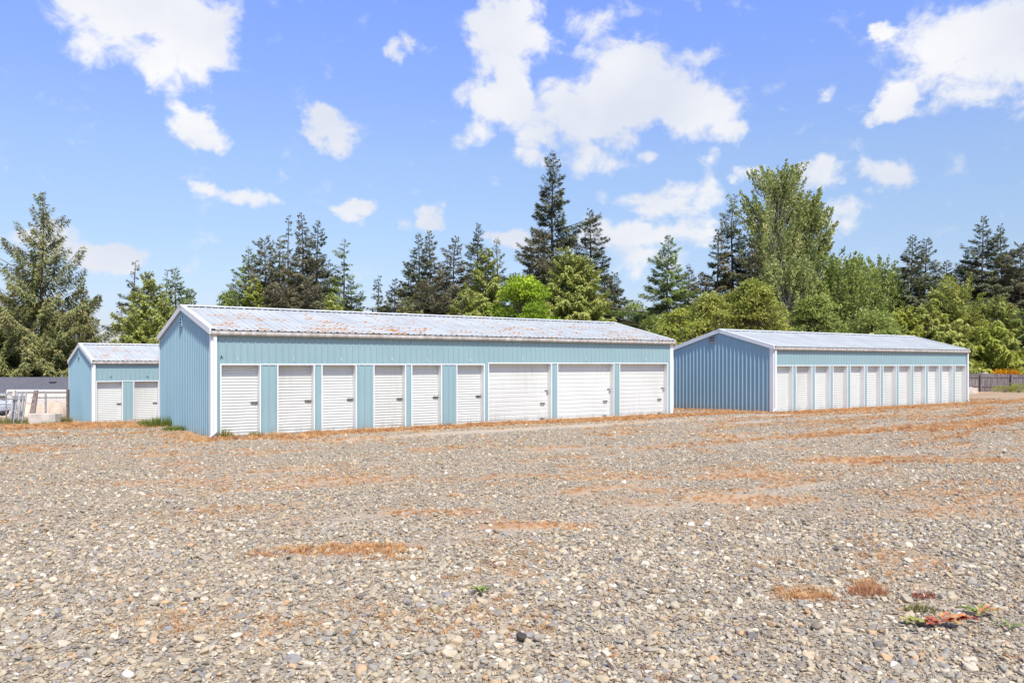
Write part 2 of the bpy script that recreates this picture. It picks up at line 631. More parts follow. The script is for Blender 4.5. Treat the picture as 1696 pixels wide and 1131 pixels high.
def axis(lo, hi, dense_lo, dense_hi, step, growth=1.18):
    mid = list(np.arange(dense_lo, dense_hi + 1e-6, step))
    up, st = [], step
    v = mid[-1]
    while v < hi:
        st *= growth
        v += st
        up.append(v)
    dn, st = [], step
    v = mid[0]
    while v > lo:
        st *= growth
        v -= st
        dn.append(v)
    return np.array(dn[::-1] + mid + up)


xs = axis(-2500, 2500, -26, 36, 0.2)
ys = axis(-400, 4500, 2.5, 52, 0.2)
gx, gy = np.meshgrid(xs, ys)
gzv = terrain(gx, gy)
V = np.stack([gx.ravel(), gy.ravel(), gzv.ravel()], 1)
nx, ny = len(xs), len(ys)
ii = np.arange(nx * ny).reshape(ny, nx)
Q = np.stack([ii[:-1, :-1].ravel(), ii[:-1, 1:].ravel(), ii[1:, 1:].ravel(), ii[1:, :-1].ravel()], 1)

gm = Mat('gravel_ground', 0.95, spec=0.2)
P = gm.coord('World')
att = gm.n('ShaderNodeAttribute')
att.attribute_name = 'dry'
att2 = gm.n('ShaderNodeAttribute')
att2.attribute_name = 'dust'
vor = gm.n('ShaderNodeTexVoronoi', feature='F1')
vor.inputs['Scale'].default_value = 17
gm.l(P, vor.inputs['Vector'])
sepc = gm.n('ShaderNodeSeparateColor')
gm.l(vor.outputs['Color'], sepc.inputs[0])
vor2 = gm.n('ShaderNodeTexVoronoi', feature='F1')
vor2.inputs['Scale'].default_value = 38
gm.l(P, vor2.inputs['Vector'])
sepc2 = gm.n('ShaderNodeSeparateColor')
gm.l(vor2.outputs['Color'], sepc2.inputs[0])
STONE = [(0.0, (0.13, 0.12, 0.115)), (0.07, (0.25, 0.24, 0.23)), (0.20, (0.335, 0.30, 0.24)), (0.43, (0.45, 0.385, 0.275)),
         (0.58, (0.33, 0.24, 0.15)), (0.67, (0.51, 0.41, 0.265)), (0.82, (0.66, 0.58, 0.43)), (0.94, (0.56, 0.34, 0.17)), (0.975, (0.76, 0.70, 0.58))]
stc = gm.ramp(sepc.outputs[0], STONE, 'CONSTANT')
stc2 = gm.ramp(sepc2.outputs[1], STONE, 'CONSTANT')
pat = gm.noise(P, 0.35, 5, 0.6)
c = gm.mix(0.5, stc, stc2)
c = gm.mix(0.45, c, (0.36, 0.285, 0.185))
c = gm.mix(gm.step(pat, 0.35, 0.7, 0, 0.35), c, (0.42, 0.30, 0.185))
fine = gm.noise(P, 9, 6, 0.7)
dustc = gm.mix(gm.step(fine, .35, .65), (0.50, 0.41, 0.30), (0.60, 0.50, 0.38))
c = gm.mix(gm.math('MULTIPLY', att2.outputs['Fac'], 0.8), c, dustc)
tone = gm.noise(P, 0.8, 4, 0.6)
dryc = gm.mix(gm.step(tone, 0.38, 0.62), (0.52, 0.26, 0.105), (0.64, 0.40, 0.195))
dryc = gm.mix(gm.step(fine, 0.3, 0.7, 0.45, 0), dryc, (0.30, 0.17, 0.09))
dfac = gm.math('ADD', att.outputs['Fac'], gm.math('MULTIPLY', gm.math('SUBTRACT', fine, 0.5), 0.9))
c = gm.mix(gm.math('MULTIPLY', gm.step(dfac, 0.22, 0.85, 0, 0.85), gm.step(gm.noise(P, 26, 4, .7), .3, .55, .45, 1)), c, dryc)
gm.color(c)
hgt = gm.math('ADD', gm.math('MULTIPLY', vor.outputs['Distance'], -1.0), gm.math('MULTIPLY', vor2.outputs['Distance'], -0.5))
gm.bump(gm.math('MULTIPLY', hgt, gm.step(att.outputs['Fac'], 0, 1, 1, .35)), 0.9, 0.03)
ground = np_mesh('ground', V, Q, gm.m, attrs={'dry': dry_map(V[:, 0], V[:, 1]) * (V[:, 1] > 2), 'dust': dust_map(V[:, 0], V[:, 1])}, smooth=True)
tag(ground, kind='structure')

# ------------------------------------------------------------------ scattering: points with attributes + instances
_sg = None


def scatter_group(protos, name):
    c = bpy.data.collections.new(name + '_shapes')
    for o in protos:
        c.objects.link(o)
    ng = bpy.data.node_groups.new(name, 'GeometryNodeTree')
    ng.interface.new_socket('Geometry', in_out='INPUT', socket_type='NodeSocketGeometry')
    ng.interface.new_socket('Geometry', in_out='OUTPUT', socket_type='NodeSocketGeometry')
    gi = ng.nodes.new('NodeGroupInput')
    go = ng.nodes.new('NodeGroupOutput')
    iop = ng.nodes.new('GeometryNodeInstanceOnPoints')
    ci = ng.nodes.new('GeometryNodeCollectionInfo')
    ci.inputs['Collection'].default_value = c
    ci.inputs['Separate Children'].default_value = True
    ci.inputs['Reset Children'].default_value = True

    def na(n, t):
        a = ng.nodes.new('GeometryNodeInputNamedAttribute')
        a.data_type = t
        a.inputs['Name'].default_value = n
        return [o for o in a.outputs if o.enabled][0]
    ng.links.new(gi.outputs[0], iop.inputs['Points'])
    ng.links.new(ci.outputs[0], iop.inputs['Instance'])
    iop.inputs['Pick Instance'].default_value = True
    ng.links.new(na('pick', 'INT'), iop.inputs['Instance Index'])
    ng.links.new(na('rot', 'FLOAT_VECTOR'), iop.inputs['Rotation'])
    ng.links.new(na('scl', 'FLOAT_VECTOR'), iop.inputs['Scale'])
    ng.links.new(iop.outputs[0], go.inputs[0])
    return ng


def scatter(name, P, rot, scl, pick, protos):
    me = bpy.data.meshes.new(name)
    me.vertices.add(len(P))
    me.vertices.foreach_set('co', P.astype(np.float32).ravel())
    for n, a in (('rot', rot), ('scl', scl)):
        at = me.attributes.new(n, 'FLOAT_VECTOR', 'POINT')
        at.data.foreach_set('vector', a.astype(np.float32).ravel())
    at = me.attributes.new('pick', 'INT', 'POINT')
    at.data.foreach_set('value', pick.astype(np.int32))
    me.update()
    o = bpy.data.objects.new(name, me)
    COL.objects.link(o)
    md = o.modifiers.new('scatter', 'NODES')
    md.node_group = scatter_group(protos, name)
    return o


def hidden_obj(name, V, F, mats, smooth=False, midx=None):
    me = bpy.data.meshes.new(name)
    me.from_pydata([tuple(v) for v in V], [], F)
    for m in mats:
        me.materials.append(m)
    if midx:
        me.polygons.foreach_set('material_index', midx)
    if smooth:
        me.polygons.foreach_set('use_smooth', [True] * len(me.polygons))
    me.update()
    return bpy.data.objects.new(name, me)


# stones -----------------------------------------------------------
import bmesh
rs = np.random.RandomState(7)
sm = Mat('gravel_stone', 0.85, spec=0.3)
oi = sm.n('ShaderNodeObjectInfo')
sc_ = sm.ramp(oi.outputs['Random'], STONE, 'CONSTANT')
r2 = sm.math('FRACT', sm.math('MULTIPLY', oi.outputs['Random'], 57.31))
sc_ = sm.mix(sm.math('MULTIPLY', r2, 0.6), sc_, (0.42, 0.345, 0.225))
sc_ = sm.mix(sm.step(sm.noise(sm.coord('Object'), 2.2, 4, 0.7), 0.4, 0.75, 0, 0.35), sc_, (0.54, 0.45, 0.33))
sm.color(sc_)
stone_protos = []
for k in range(18):
    bm = bmesh.new()
    n = rs.randint(13, 24)
    p = rs.normal(size=(n, 3))
    p /= np.linalg.norm(p, axis=1)[:, None]
    p *= rs.uniform(0.8, 1.1, (n, 1))
    p[:, 2] = np.clip(p[:, 2], -0.9, rs.uniform(.45, .9))
    p[:, 1] *= rs.uniform(0.55, 0.95)
    for q in p * 0.5:
        bm.verts.new(q)
    r = bmesh.ops.convex_hull(bm, input=bm.verts)
    bmesh.ops.delete(bm, geom=[g for g in r['geom_interior'] if isinstance(g, bmesh.types.BMVert)], context='VERTS')
    bmesh.ops.bevel(bm, geom=bm.edges[:], offset=0.045, segments=1, affect='EDGES')
    me = bpy.data.meshes.new('stone_shape')
    bm.to_mesh(me)
    bm.free()
    me.materials.append(sm.m)
    stone_protos.append(bpy.data.objects.new('stone_shape', me))


def inside_buildings(x, y):
    m = np.zeros(len(x), bool)
    for (o, a, L, W) in ((A0, AA, 18.46, 7.3), (C0, CA, 16.2, 6.05), (B0, BA, 18.0, 6.1)):
        s = (x - o[0]) * math.cos(a) + (y - o[1]) * math.sin(a)
        t = -(x - o[0]) * math.sin(a) + (y - o[1]) * math.cos(a)
        m |= (s > -0.02) & (s < L + 0.02) & (t > 0.0) & (t < W)
    return m


def field(y0, y1, dens, lo, hi, margin=2.2, sigma=0.35, seed=1, pow_=1.0):
    r = np.random.RandomState(seed)
    n = int((y1 - y0) * (0.652 * (y0 + y1) + 2 * margin) * dens)
    u = r.rand(n)
    # area-uniform in the widening wedge
    a, b = 0.652 * 2, 2 * margin
    A_ = lambda y: a * y * y / 2 + b * y
    tgt = A_(y0) + u * (A_(y1) - A_(y0))
    y = (-b + np.sqrt(b * b + 2 * a * tgt)) / a
    x = (r.rand(n) * 2 - 1) * (0.652 * y + margin)
    size = np.exp(r.normal(math.log(lo), sigma, n))
    size = np.clip(size, lo * .45, hi)
    d = dry_map(x, y)
    du = dust_map(x, y)
    fn = sstep(.42, .62, fbm(x * .45 + 7, y * .6, 91, 4)) * .45      # packed ground with fewer loose stones
    keep = (r.rand(n) > d * 0.62 + du * 0.75 + fn) & ~inside_buildings(x, y)
    x, y, size = x[keep], y[keep], size[keep]
    flat = r.uniform(0.28, 0.75, len(x))
    z = terrain(x, y) + size * flat * r.uniform(-0.05, 0.28, len(x)) + r.uniform(0, .012, len(x))
    P_ = np.stack([x, y, z], 1)
    rot = np.stack([r.normal(0, .28, len(x)), r.normal(0, .28, len(x)), r.uniform(0, 6.28, len(x))], 1)
    scl = np.stack([size, size, size * flat], 1)
    return P_, rot, scl, r.randint(0, 18, len(x))


parts = [field(2.8, 10.5, 1150, 0.033, 0.12, seed=1, sigma=.5), field(2.8, 10.5, 75, 0.075, 0.15, seed=9, sigma=.3), field(3.2, 9.5, 1900, 0.017, 0.03, margin=1.0, seed=21, sigma=.3), field(10.5, 19, 720, 0.034, 0.12, seed=2, sigma=.45),
         field(19, 32, 230, 0.044, 0.12, seed=3, sigma=.4), field(32, 48, 70, 0.055, 0.12, seed=4)]
cat = [np.concatenate([p[k] for p in parts]) for k in range(4)]
gravel = scatter('gravel', *cat, stone_protos)
tag(gravel, 'loose grey and tan crushed stones covering the yard', 'gravel', kind='stuff')

# dry grass --------------------------------------------------------
dg = Mat('dead_grass', 0.8, spec=0.1)
oi = dg.n('ShaderNodeObjectInfo')
dcol = dg.ramp(oi.outputs['Random'], [(0, (0.50, 0.23, 0.09)), (0.25, (0.62, 0.33, 0.13)), (0.5, (0.70, 0.46, 0.22)), (0.75, (0.56, 0.38, 0.19)), (0.92, (0.44, 0.18, 0.09)), (1, (0.30, 0.22, 0.10))])
dg.color(dcol)
tuft_protos = []
for k in range(10):
    r = np.random.RandomState(100 + k)
    V_, F_ = [], []
    for b in range(22):
        a = r.uniform(0, 6.28)
        rad = r.uniform(0, .35)
        base = Vector((math.cos(a) * rad, math.sin(a) * rad, -0.05))
        d = Vector((r.normal(0, .5), r.normal(0, .5), 0))
        h = r.uniform(.4, 1.0)
        w = Vector((-d.y, d.x, 0)).normalized() * 0.022 if d.length > 0 else Vector((.02, 0, 0))
        mid = base + d * .35 + Vector((0, 0, h * .6))
        tip = base + d * .9 + Vector((0, 0, h * r.uniform(.6, 1)))
        i = len(V_)
        V_ += [base - w, base + w, mid + w * .8, mid - w * .8, tip]
        F_ += [(i, i + 1, i + 2, i + 3), (i + 3, i + 2, i + 4)]
    tuft_protos.append(hidden_obj('tuft_shape', V_, F_, [dg.m]))


def grass_field(y0, y1, dens, h, seed, thr=0.45):
    P_, rot, scl, pk = None, None, None, None
    r = np.random.RandomState(seed)
    n = int((y1 - y0) * (0.652 * (y0 + y1) + 3) * dens)
    a, b = 0.652 * 2, 3
    A_ = lambda y: a * y * y / 2 + b * y
    tgt = A_(y0) + r.rand(n) * (A_(y1) - A_(y0))
    y = (-b + np.sqrt(b * b + 2 * a * tgt)) / a
    x = (r.rand(n) * 2 - 1) * (0.652 * y + 1.5)
    d = dry_map(x, y)
    keep = (r.rand(n) < (d - thr) * 2.0) & ~inside_buildings(x, y)
    x, y, d = x[keep], y[keep], d[keep]
    s = h * r.uniform(.6, 1.5, len(x)) * (0.5 + d * .8)
    P_ = np.stack([x, y, terrain(x, y) + 0.0], 1)
    rot = np.stack([r.normal(0, .2, len(x)), r.normal(0, .2, len(x)), r.uniform(0, 6.28, len(x))], 1)
    scl = np.stack([s * 1.3, s * 1.3, s], 1)
    return P_, rot, scl, r.randint(0, 10, len(x))


parts = [grass_field(4, 10, 240, 0.055, 11, .33), grass_field(10, 20, 120, 0.055, 12, .35), grass_field(20, 48, 80, 0.08, 13, .33)]
# taller growth right at the foot of the walls
fr = np.random.RandomState(77)
rows = []
for (o, a, L, n, hh) in ((A0, AA, 18.6, 1000, .17), (C0, CA, 17.5, 500, .10), (B0, BA, 6, 160, .15)):
    s = fr.uniform(-.2, L, n)
    q = np.abs(fr.normal(0, .28, n)) + .04
    clump = fbm(s * 1.3, q * 0, 61, 3)
    k = clump + fr.normal(0, .08, n) > .42
    s, q = s[k], q[k]
    x = o[0] + s * math.cos(a) + q * math.sin(a)
    y = o[1] + s * math.sin(a) - q * math.cos(a)
    sz = hh * fr.uniform(.5, 1.25, len(s))
    rows.append((np.stack([x, y, terrain(x, y)], 1), np.stack([fr.normal(0, .15, len(s)), fr.normal(0, .15, len(s)), fr.uniform(0, 6.28, len(s))], 1),
                 np.stack([sz, sz, sz], 1), fr.randint(0, 10, len(s))))
parts += rows
cat = [np.concatenate([p[k] for p in parts]) for k in range(4)]
dead = scatter('dead_grass', *cat, tuft_protos)
tag(dead, 'orange dead grass growing in patches and strips through the gravel', 'grass', kind='stuff')

# ------------------------------------------------------------------ storage buildings
PITCH = 0.204


def rib_line(u0, u1, pitch=PITCH, h=0.02, wb=0.055, wt=0.028, phase=0.0, tall=0):
    pts = []
    n = int((u1 - u0) / pitch) + 3
    k0 = math.floor((u0 - phase) / pitch) - 1
    for k in range(k0, k0 + n + 1):
        c = phase + k * pitch
        hh = h * (1.6 if tall and k % tall == 0 else 1)
        ww = 1.25 if tall and k % tall == 0 else 1
        for du, o in ((-wb / 2 * ww, 0), (-wt / 2 * ww, hh), (wt / 2 * ww, hh), (wb / 2 * ww, 0)):
            pts.append((c + du, o))
    out = []

    def at(u):
        for (a, oa), (b, ob) in zip(pts, pts[1:]):
            if a <= u <= b:
                return oa + (ob - oa) * (u - a) / max(b - a, 1e-9)
        return 0
    out.append((u0, at(u0)))
    out += [p for p in pts if u0 + 1e-4 < p[0] < u1 - 1e-4]
    out.append((u1, at(u1)))
    return out


def sheet(mb, org, du, nrm, u0, u1, zb, zt, **kw):
    """vertical ribbed sheet; zb, zt numbers or functions of u"""
    org, du, nrm = Vector(org), Vector(du), Vector(nrm)
    line = rib_line(u0, u1, **kw)
    fb = zb if callable(zb) else (lambda u: zb)
    ft = zt if callable(zt) else (lambda u: zt)
    i = len(mb.v)
    for (u, o) in line:
        p = org + du * u + nrm * o
        mb.v.append((p.x, p.y, fb(u)))
        mb.v.append((p.x, p.y, ft(u)))
    for k in range(len(line) - 1):
        mb.f.append((i + 2 * k, i + 2 * k + 2, i + 2 * k + 3, i + 2 * k + 1))


def text_part(name, body, size, mat, parent, loc, rot, depth=0.002):
    cu = bpy.data.curves.new(name, 'FONT')
    cu.body = body
    cu.size = size
    cu.extrude = depth
    cu.align_x = 'CENTER'
    tmp = bpy.data.objects.new(name, cu)
    me = bpy.data.meshes.new_from_object(tmp)
    bpy.data.objects.remove(tmp)
    me.materials.clear()
    me.materials.append(mat)
    o = bpy.data.objects.new(name, me)
    COL.objects.link(o)
    o.parent = parent
    o.location = loc
    o.rotation_euler = rot
    return o


def curtain(u0, u1, y, z0, z1, pitch, groove, depth):
    """roll-up curtain: flat slats separated by rolled grooves"""
    prof = [(0.0, z0)]
    z = z0 + 0.06
    prof = [(0.004, z0), (0.004, z0 + 0.05), (0.012, z0 + 0.055)]
    while z < z1:
        prof += [(depth, z), (depth, z + groove * .55), (0, z + groove), (0, min(z + pitch - groove * .45, z1 + .1))]
        z += pitch
    mb = MB()
    i = 0
    prof = [p for p in prof if p[1] <= z1 + 0.06]
    for (o, zz) in prof:
        mb.v += [(u0, y + o, zz), (u1, y + o, zz)]
    for k in range(len(prof) - 1):
        mb.f.append((2 * k, 2 * k + 1, 2 * k + 3, 2 * k + 2))
    return mb


def storage_building(label, o2, ang, L, W, He, rise, doors, door_top, big, marks, roofmat, vent, z0, zlow=-0.25,
                     downspouts=(), trim_w=0.13, gutter=0.13, end_w=0.12):
    root = empty('storage_building', (o2[0], o2[1], z0), ang, label, 'storage building')
    rg = W / 2
    Hr = He + rise
    gable = lambda v: He + rise * (1 - abs(v - rg) / rg) - 0.015
    # foundation
    mb = MB()
    mb.box(0.03, L - 0.03, 0.23, W - 0.03, zlow - .3, 0.02)
    mb.box(0.03, L - 0.03, -0.03, 0.23, zlow - .3, 0.018)
    mb.build('foundation', M['slab'], root)
    # front wall: header and piers between the openings
    mb = MB()
    tops = [d[2] if len(d) > 2 else door_top for d in doors]
    X, Zv = (1, 0, 0), (0, -1, 0)
    edges = [0.0]
    prev = 0.0
    for d, tp in zip(doors, tops):
        sheet(mb, (0, 0, 0), X, Zv, prev, d[0], 0.02, He)
        sheet(mb, (0, 0, 0), X, Zv, d[0], d[1], tp, He)
        prev = d[1]
    sheet(mb, (0, 0, 0), X, Zv, prev, L, 0.02, He)
    mb.build('front_wall', M['blue'], root)
    # the shared white flashing over the whole row of openings
    mb = MB()
    # end walls
    for (ux, nx_) in ((0.0, -1), (L, 1)):
        mb = MB()
        sheet(mb, (ux, 0, 0), (0, 1, 0), (nx_, 0, 0), 0, W, zlow if nx_ < 0 else 0.0, gable, pitch=0.2286, h=0.025, wb=0.07, wt=0.035, phase=.1)
        mb.build('end_wall', M['blue_end'], root)
    mb = MB()
    sheet(mb, (0, W, 0), X, (0, 1, 0), 0, L, zlow, He)
    mb.build('back_wall', M['blue'], root)
    # corner trims
    t = 0.034
    for cx in (0, L):
        sx = -1 if cx == 0 else 1
        for cy in (0, W):
            sy = -1 if cy == 0 else 1
            mb = MB()
            a, b = cx + sx * t, cx - sx * (trim_w if cy == 0 else .08)
            mb.box(min(a, b), max(a, b), min(cy + sy * t, cy + sy * 0.001), max(cy + sy * t, cy + sy * 0.001), 0.0, He - .01)
            c_, d_ = cy + sy * .001, cy - sy * (end_w if cy == 0 else .06)
            mb.box(min(a, cx + sx * 0.001), max(a, cx + sx * 0.001), min(c_, d_), max(c_, d_), 0.0 if cy == 0 else zlow, He - .01)
            mb.build('corner_trim', M['white'], root)
    # roof
    ov, oe = 0.10, 0.07
    mb = MB()
    sl = rise / rg
    cs = 1 / math.hypot(1, sl)
    nrm_f = Vector((0, -sl, 1)).normalized()
    nrm_b = Vector((0, sl, 1)).normalized()
    line = rib_line(-oe, L + oe, pitch=PITCH, h=0.019, wb=0.06, wt=0.03, phase=0.05, tall=3)
    lift = 0.045
    for (y_e, z_e, nr) in ((-ov, He - ov * sl, nrm_f), (W + ov, He - ov * sl, nrm_b)):
        i = len(mb.v)
        for (u, o) in line:
            e = Vector((u, y_e, z_e + lift)) + nr * o
            r_ = Vector((u, rg, Hr + lift)) + Vector((0, 0, o))
            mb.v += [tuple(e), tuple(r_)]
        for k in range(len(line) - 1):
            if y_e < 0:
                mb.f.append((i + 2 * k, i + 2 * k + 2, i + 2 * k + 3, i + 2 * k + 1))
            else:
                mb.f.append((i + 2 * k, i + 2 * k + 1, i + 2 * k + 3, i + 2 * k + 2))
    roof = mb.build('roof', roofmat, root)
    mb = MB()
    w = 0.17
    zt = Hr + lift + 0.046
    mb.prism([(-oe - .03, rg - w, zt - w * sl), (-oe - .03, rg, zt), (-oe - .03, rg + w, zt - w * sl), (-oe - .03, rg + w, zt - w * sl + .006), (-oe - .03, rg, zt + .008), (-oe - .03, rg - w, zt - w * sl + .006)], (L + 2 * oe + .06, 0, 0))
    mb.build('ridge_cap', M['white'], roof)
    mb = MB()  # near-black strips added as painted shade in the rib gaps under the cap
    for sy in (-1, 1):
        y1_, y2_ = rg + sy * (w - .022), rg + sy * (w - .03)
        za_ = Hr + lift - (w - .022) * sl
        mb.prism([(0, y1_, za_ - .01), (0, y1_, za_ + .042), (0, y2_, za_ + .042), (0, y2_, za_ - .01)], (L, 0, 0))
    mb.build('ridge_gap_shade', M['dark'], roof)
    # underside closure so no light passes between wall and roof
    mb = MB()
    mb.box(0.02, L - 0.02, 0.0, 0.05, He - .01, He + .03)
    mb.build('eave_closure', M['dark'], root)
    # rake trims
    for ux, sx in ((0, -1), (L, 1)):
        for side in (0, 1):
            mb = MB()
            y_e = -ov - .005 if side == 0 else W + ov + .005
            z_e = He - (ov + .005) * sl
            xa, xb = ux + sx * 0.036, ux + sx * (oe + 0.012)
            x0_, x1_ = min(xa, xb), max(xa, xb)
            up, dn = 0.080, 0.085
            pts = [(x0_, y_e, z_e + up), (x0_, rg, Hr + up), (x0_, rg, Hr - dn), (x0_, y_e, z_e - dn)]
            mb.prism(pts, (x1_ - x0_, 0, 0))
            # top flange lapping over the roof sheet
            xf0, xf1 = (ux - sx * 0.06, ux + sx * (oe + .012))
            a0, a1 = min(xf0, xf1), max(xf0, xf1)
            mb.prism([(a0, y_e, z_e + up + .002), (a0, y_e, z_e + up + .012), (a0, rg, Hr + up + .012), (a0, rg, Hr + up + .002)], (a1 - a0, 0, 0))
            mb.build('rake_trim', M['white'], root)
    # gutter along the front
    gy0, gy1 = -0.045 - gutter, -0.040
    ztop = He - ov * sl + 0.018
    mb = MB()
    prof = [(gy1, ztop), (gy1, ztop - .13), (gy0 + .035, ztop - .13), (gy0, ztop - .085), (gy0, ztop), (gy0 + .008, ztop), (gy0 + .01, ztop - .08), (gy0 + .04, ztop - .12), (gy1 - .01, ztop - .12), (gy1 - .01, ztop)]
    mb.prism([(-oe, y, z) for y, z in prof], (L + 2 * oe, 0, 0))
    mb.build('gutter', M['gutter'], root)
    # downspouts
    for dx in downspouts:
        mb = MB()
        mb.box(dx - .045, dx + .045, -0.105, -0.037, 0.18, ztop - .13)
        zc = 0.18
        sgn = -1 if dx < L / 2 else 1
        mb.prism([(dx - .045, -0.105, zc), (dx + .045, -0.105, zc), (dx + .045 + .16 * sgn, -0.105, 0.05), (dx - .045 + .16 * sgn, -0.105, 0.0)], (0, .068, 0))
        mb.build('downspout', M['white'], root)
    # vent
    if vent:
        vy, vz, vw, vh = vent
        mb = MB()
        fr_ = .03
        x0_ = -0.06
        mb.box(x0_, -.004, vy - vw / 2, vy - vw / 2 + fr_, vz, vz + vh)
        mb.box(x0_, -.004, vy + vw / 2 - fr_, vy + vw / 2, vz, vz + vh)
        mb.box(x0_, -.004, vy - vw / 2 + fr_, vy + vw / 2 - fr_, vz + vh - fr_, vz + vh)
        mb.box(x0_, -.004, vy - vw / 2 + fr_, vy + vw / 2 - fr_, vz, vz + fr_)
        n = 3
        for k in range(n):
            za = vz + fr_ + (vh - 2 * fr_) * (k + .25) / n
            mb.prism([(x0_ + .002, vy - vw / 2 + fr_, za), (-.036, vy - vw / 2 + fr_, za + .04), (-.036, vy - vw / 2 + fr_, za + .044), (x0_ - .0, vy - vw / 2 + fr_, za + .006)], (0, vw - 2 * fr_, 0))
        vo = mb.build('gable_vent', M['blue_end'] if not big else M['galv'], root)
        mb = MB()
        mb.box(-.034, -.030, vy - vw / 2 + fr_, vy + vw / 2 - fr_, vz + fr_, vz + vh - fr_)
        mb.build('vent_screen', M['dark'], vo)
    # roll-up doors with frames and latches
    rnd = random.Random(len(doors) * 7)
    for k, (d, tp) in enumerate(zip(doors, tops)):
        a, b = d[0], d[1]
        wide = (b - a) > 2
        rec = 0.20
        ft = 0.036
        if wide:
            mb = curtain(a + ft + .002, b - ft - .002, rec, 0.03 + .008 * rnd.random(), tp - .05, 0.158, 0.030, 0.012)
        else:
            mb = curtain(a + ft + .002, b - ft - .002, rec, 0.03 + .008 * rnd.random(), tp - .05, 0.0865, 0.034, 0.022)
        dm = M['door_old'] if k % 5 in (1, 3) else M['door']
        door = mb.build('roll_up_door', dm, root)
        mb = MB()
        mb.box(a + .001, a + ft, -.028, rec + .05, 0.02, tp - .001)
        mb.box(b - ft, b - .001, -.028, rec + .05, 0.02, tp - .001)
        mb.box(a + ft, b - ft, -.027, rec + .05, tp - ft - .004, tp - .002)
        mb.box(a + ft, b - ft, rec + .03, rec + .05, 0.0, 0.05)
        mb.build('door_frame', M['white'], door, bevel=.003)
        mb = MB()
        lx = b - ft
        if wide:
            zl = [0.96, .58, .1] if k % 2 == 0 else [0.98, .55, .1]
            mb.box(lx - .14, lx - .01, rec - .03, rec - .002, 1.12, 1.15)
            mb.build('door_latch', M['steel'], door)
            mb = MB()
            mb.box(lx - .06, lx - .02, rec - .045, rec - .002, 1.00, 1.05)
            mb.build('padlock', M['steel'], door)
            mb = MB()
            mb.box(lx - .36, lx - .16, rec - .02, rec - .002, .66, .69)
            for sx in (-.35, -.18):
                mb.box(lx + sx, lx + sx + .02, rec - .05, rec - .02, .66, .69)
            mb.box(lx - .35, lx - .16, rec - .055, rec - .045, .63, .68)
            mb.build('lift_handle', M['steel'], door)
            mb = MB()
            mb.box(lx - .36, lx - .17, rec - .03, rec - .002, .08, .105)
            mb.build('foot_pull', M['steel'], door)
        else:
            zl = .92 + .05 * rnd.random()
            mb.box(lx - .20, lx - .005, rec - .022, rec - .002, zl, zl + .075)
            mb.box(lx - .20, lx - .005, rec - .040, rec - .022, zl + .028, zl + .052)
            mb.box(lx - .10, lx - .07, rec - .052, rec - .040, zl + .01, zl + .07)
            if not big:
                mb.build('door_latch', M['steel'], door)
        if d[-1] == 'flash' or True:
            # shadow-gap flashing above the pier right of this opening
            nxt = doors[k + 1][0] if k + 1 < len(doors) else None
            if nxt and tops[k + 1] == tp:
                mb = MB()
                mb.box(b + .001, nxt - .001, -.026, -.001, tp - .034, tp - .002)
                mb.build('header_trim', M['white'], root)
    for (body, u, z, size, mt) in marks:
        nm = 'building_letter' if body.isalpha() else 'unit_number'
        text_part(nm, body, size, M[mt], root, (u, -0.024, z), (R(90), 0, 0))
    return root


A_doors = [(0.23, 1.39), (1.87, 3.03), (3.24, 4.40), (4.97, 6.13), (6.32, 7.48), (8.04, 9.19),
           (9.33, 12.15, 2.165), (12.40, 15.23, 2.165), (15.50, 18.20, 2.165)]
A_marks = [('A', 0.27, 2.27, 0.13, 'black')] + [(str(k + 1), u, 2.21, 0.15, 'faded') for k, u in enumerate([0.72, 2.36, 3.88, 5.62, 6.9, 8.6])] + \
    [(str(k + 7), u, 2.24, 0.17, 'faded') for k, u in enumerate([10.8, 13.8, 16.9])]
storage_building('longest pale blue metal storage building with rust-spotted roof and nine white roll-up doors',
                 A0, AA, 18.46, 7.3, 3.06, 0.87, A_doors, 2.12, False, A_marks, M['roof_rusty'], (3.75, 3.33, .34, .34), 0.0,
                 downspouts=(0.075,), trim_w=.135)
C_doors = [(0.17 + 1.345 * k, 0.17 + 1.345 * k + 1.15) for k in range(12)]
C_marks = [('B', -9, -9, .1, 'faded')][:0]
storage_building('blue metal storage building with clean white roof and twelve narrow roll-up doors',
                 C0, CA, 16.24, 6.05, 2.86, 0.80, C_doors, 2.07, True, C_marks, M['roof_clean'], (3.45, 3.1, .42, .36), 0.0,
                 downspouts=(0.05, 16.19), trim_w=.05, gutter=.12, end_w=.17)
B_doors = [(0.14 + 1.62 * k, 0.14 + 1.62 * k + 1.16) for k in range(10)]
B_marks = [(str(15 + k), 0.14 + 1.62 * k + .62, 2.21, 0.13, 'black') for k in range(6)]
storage_building('small-looking blue metal storage building partly hidden behind the long one, at the left',
                 B0, BA, 18.0, 6.1, 3.0, 0.82, B_doors, 2.07, False, B_marks, M['roof_some_rust'], (3.3, 3.2, .25, .30), -0.75,
                 downspouts=(0.06,), trim_w=.12)

# ------------------------------------------------------------------ foliage


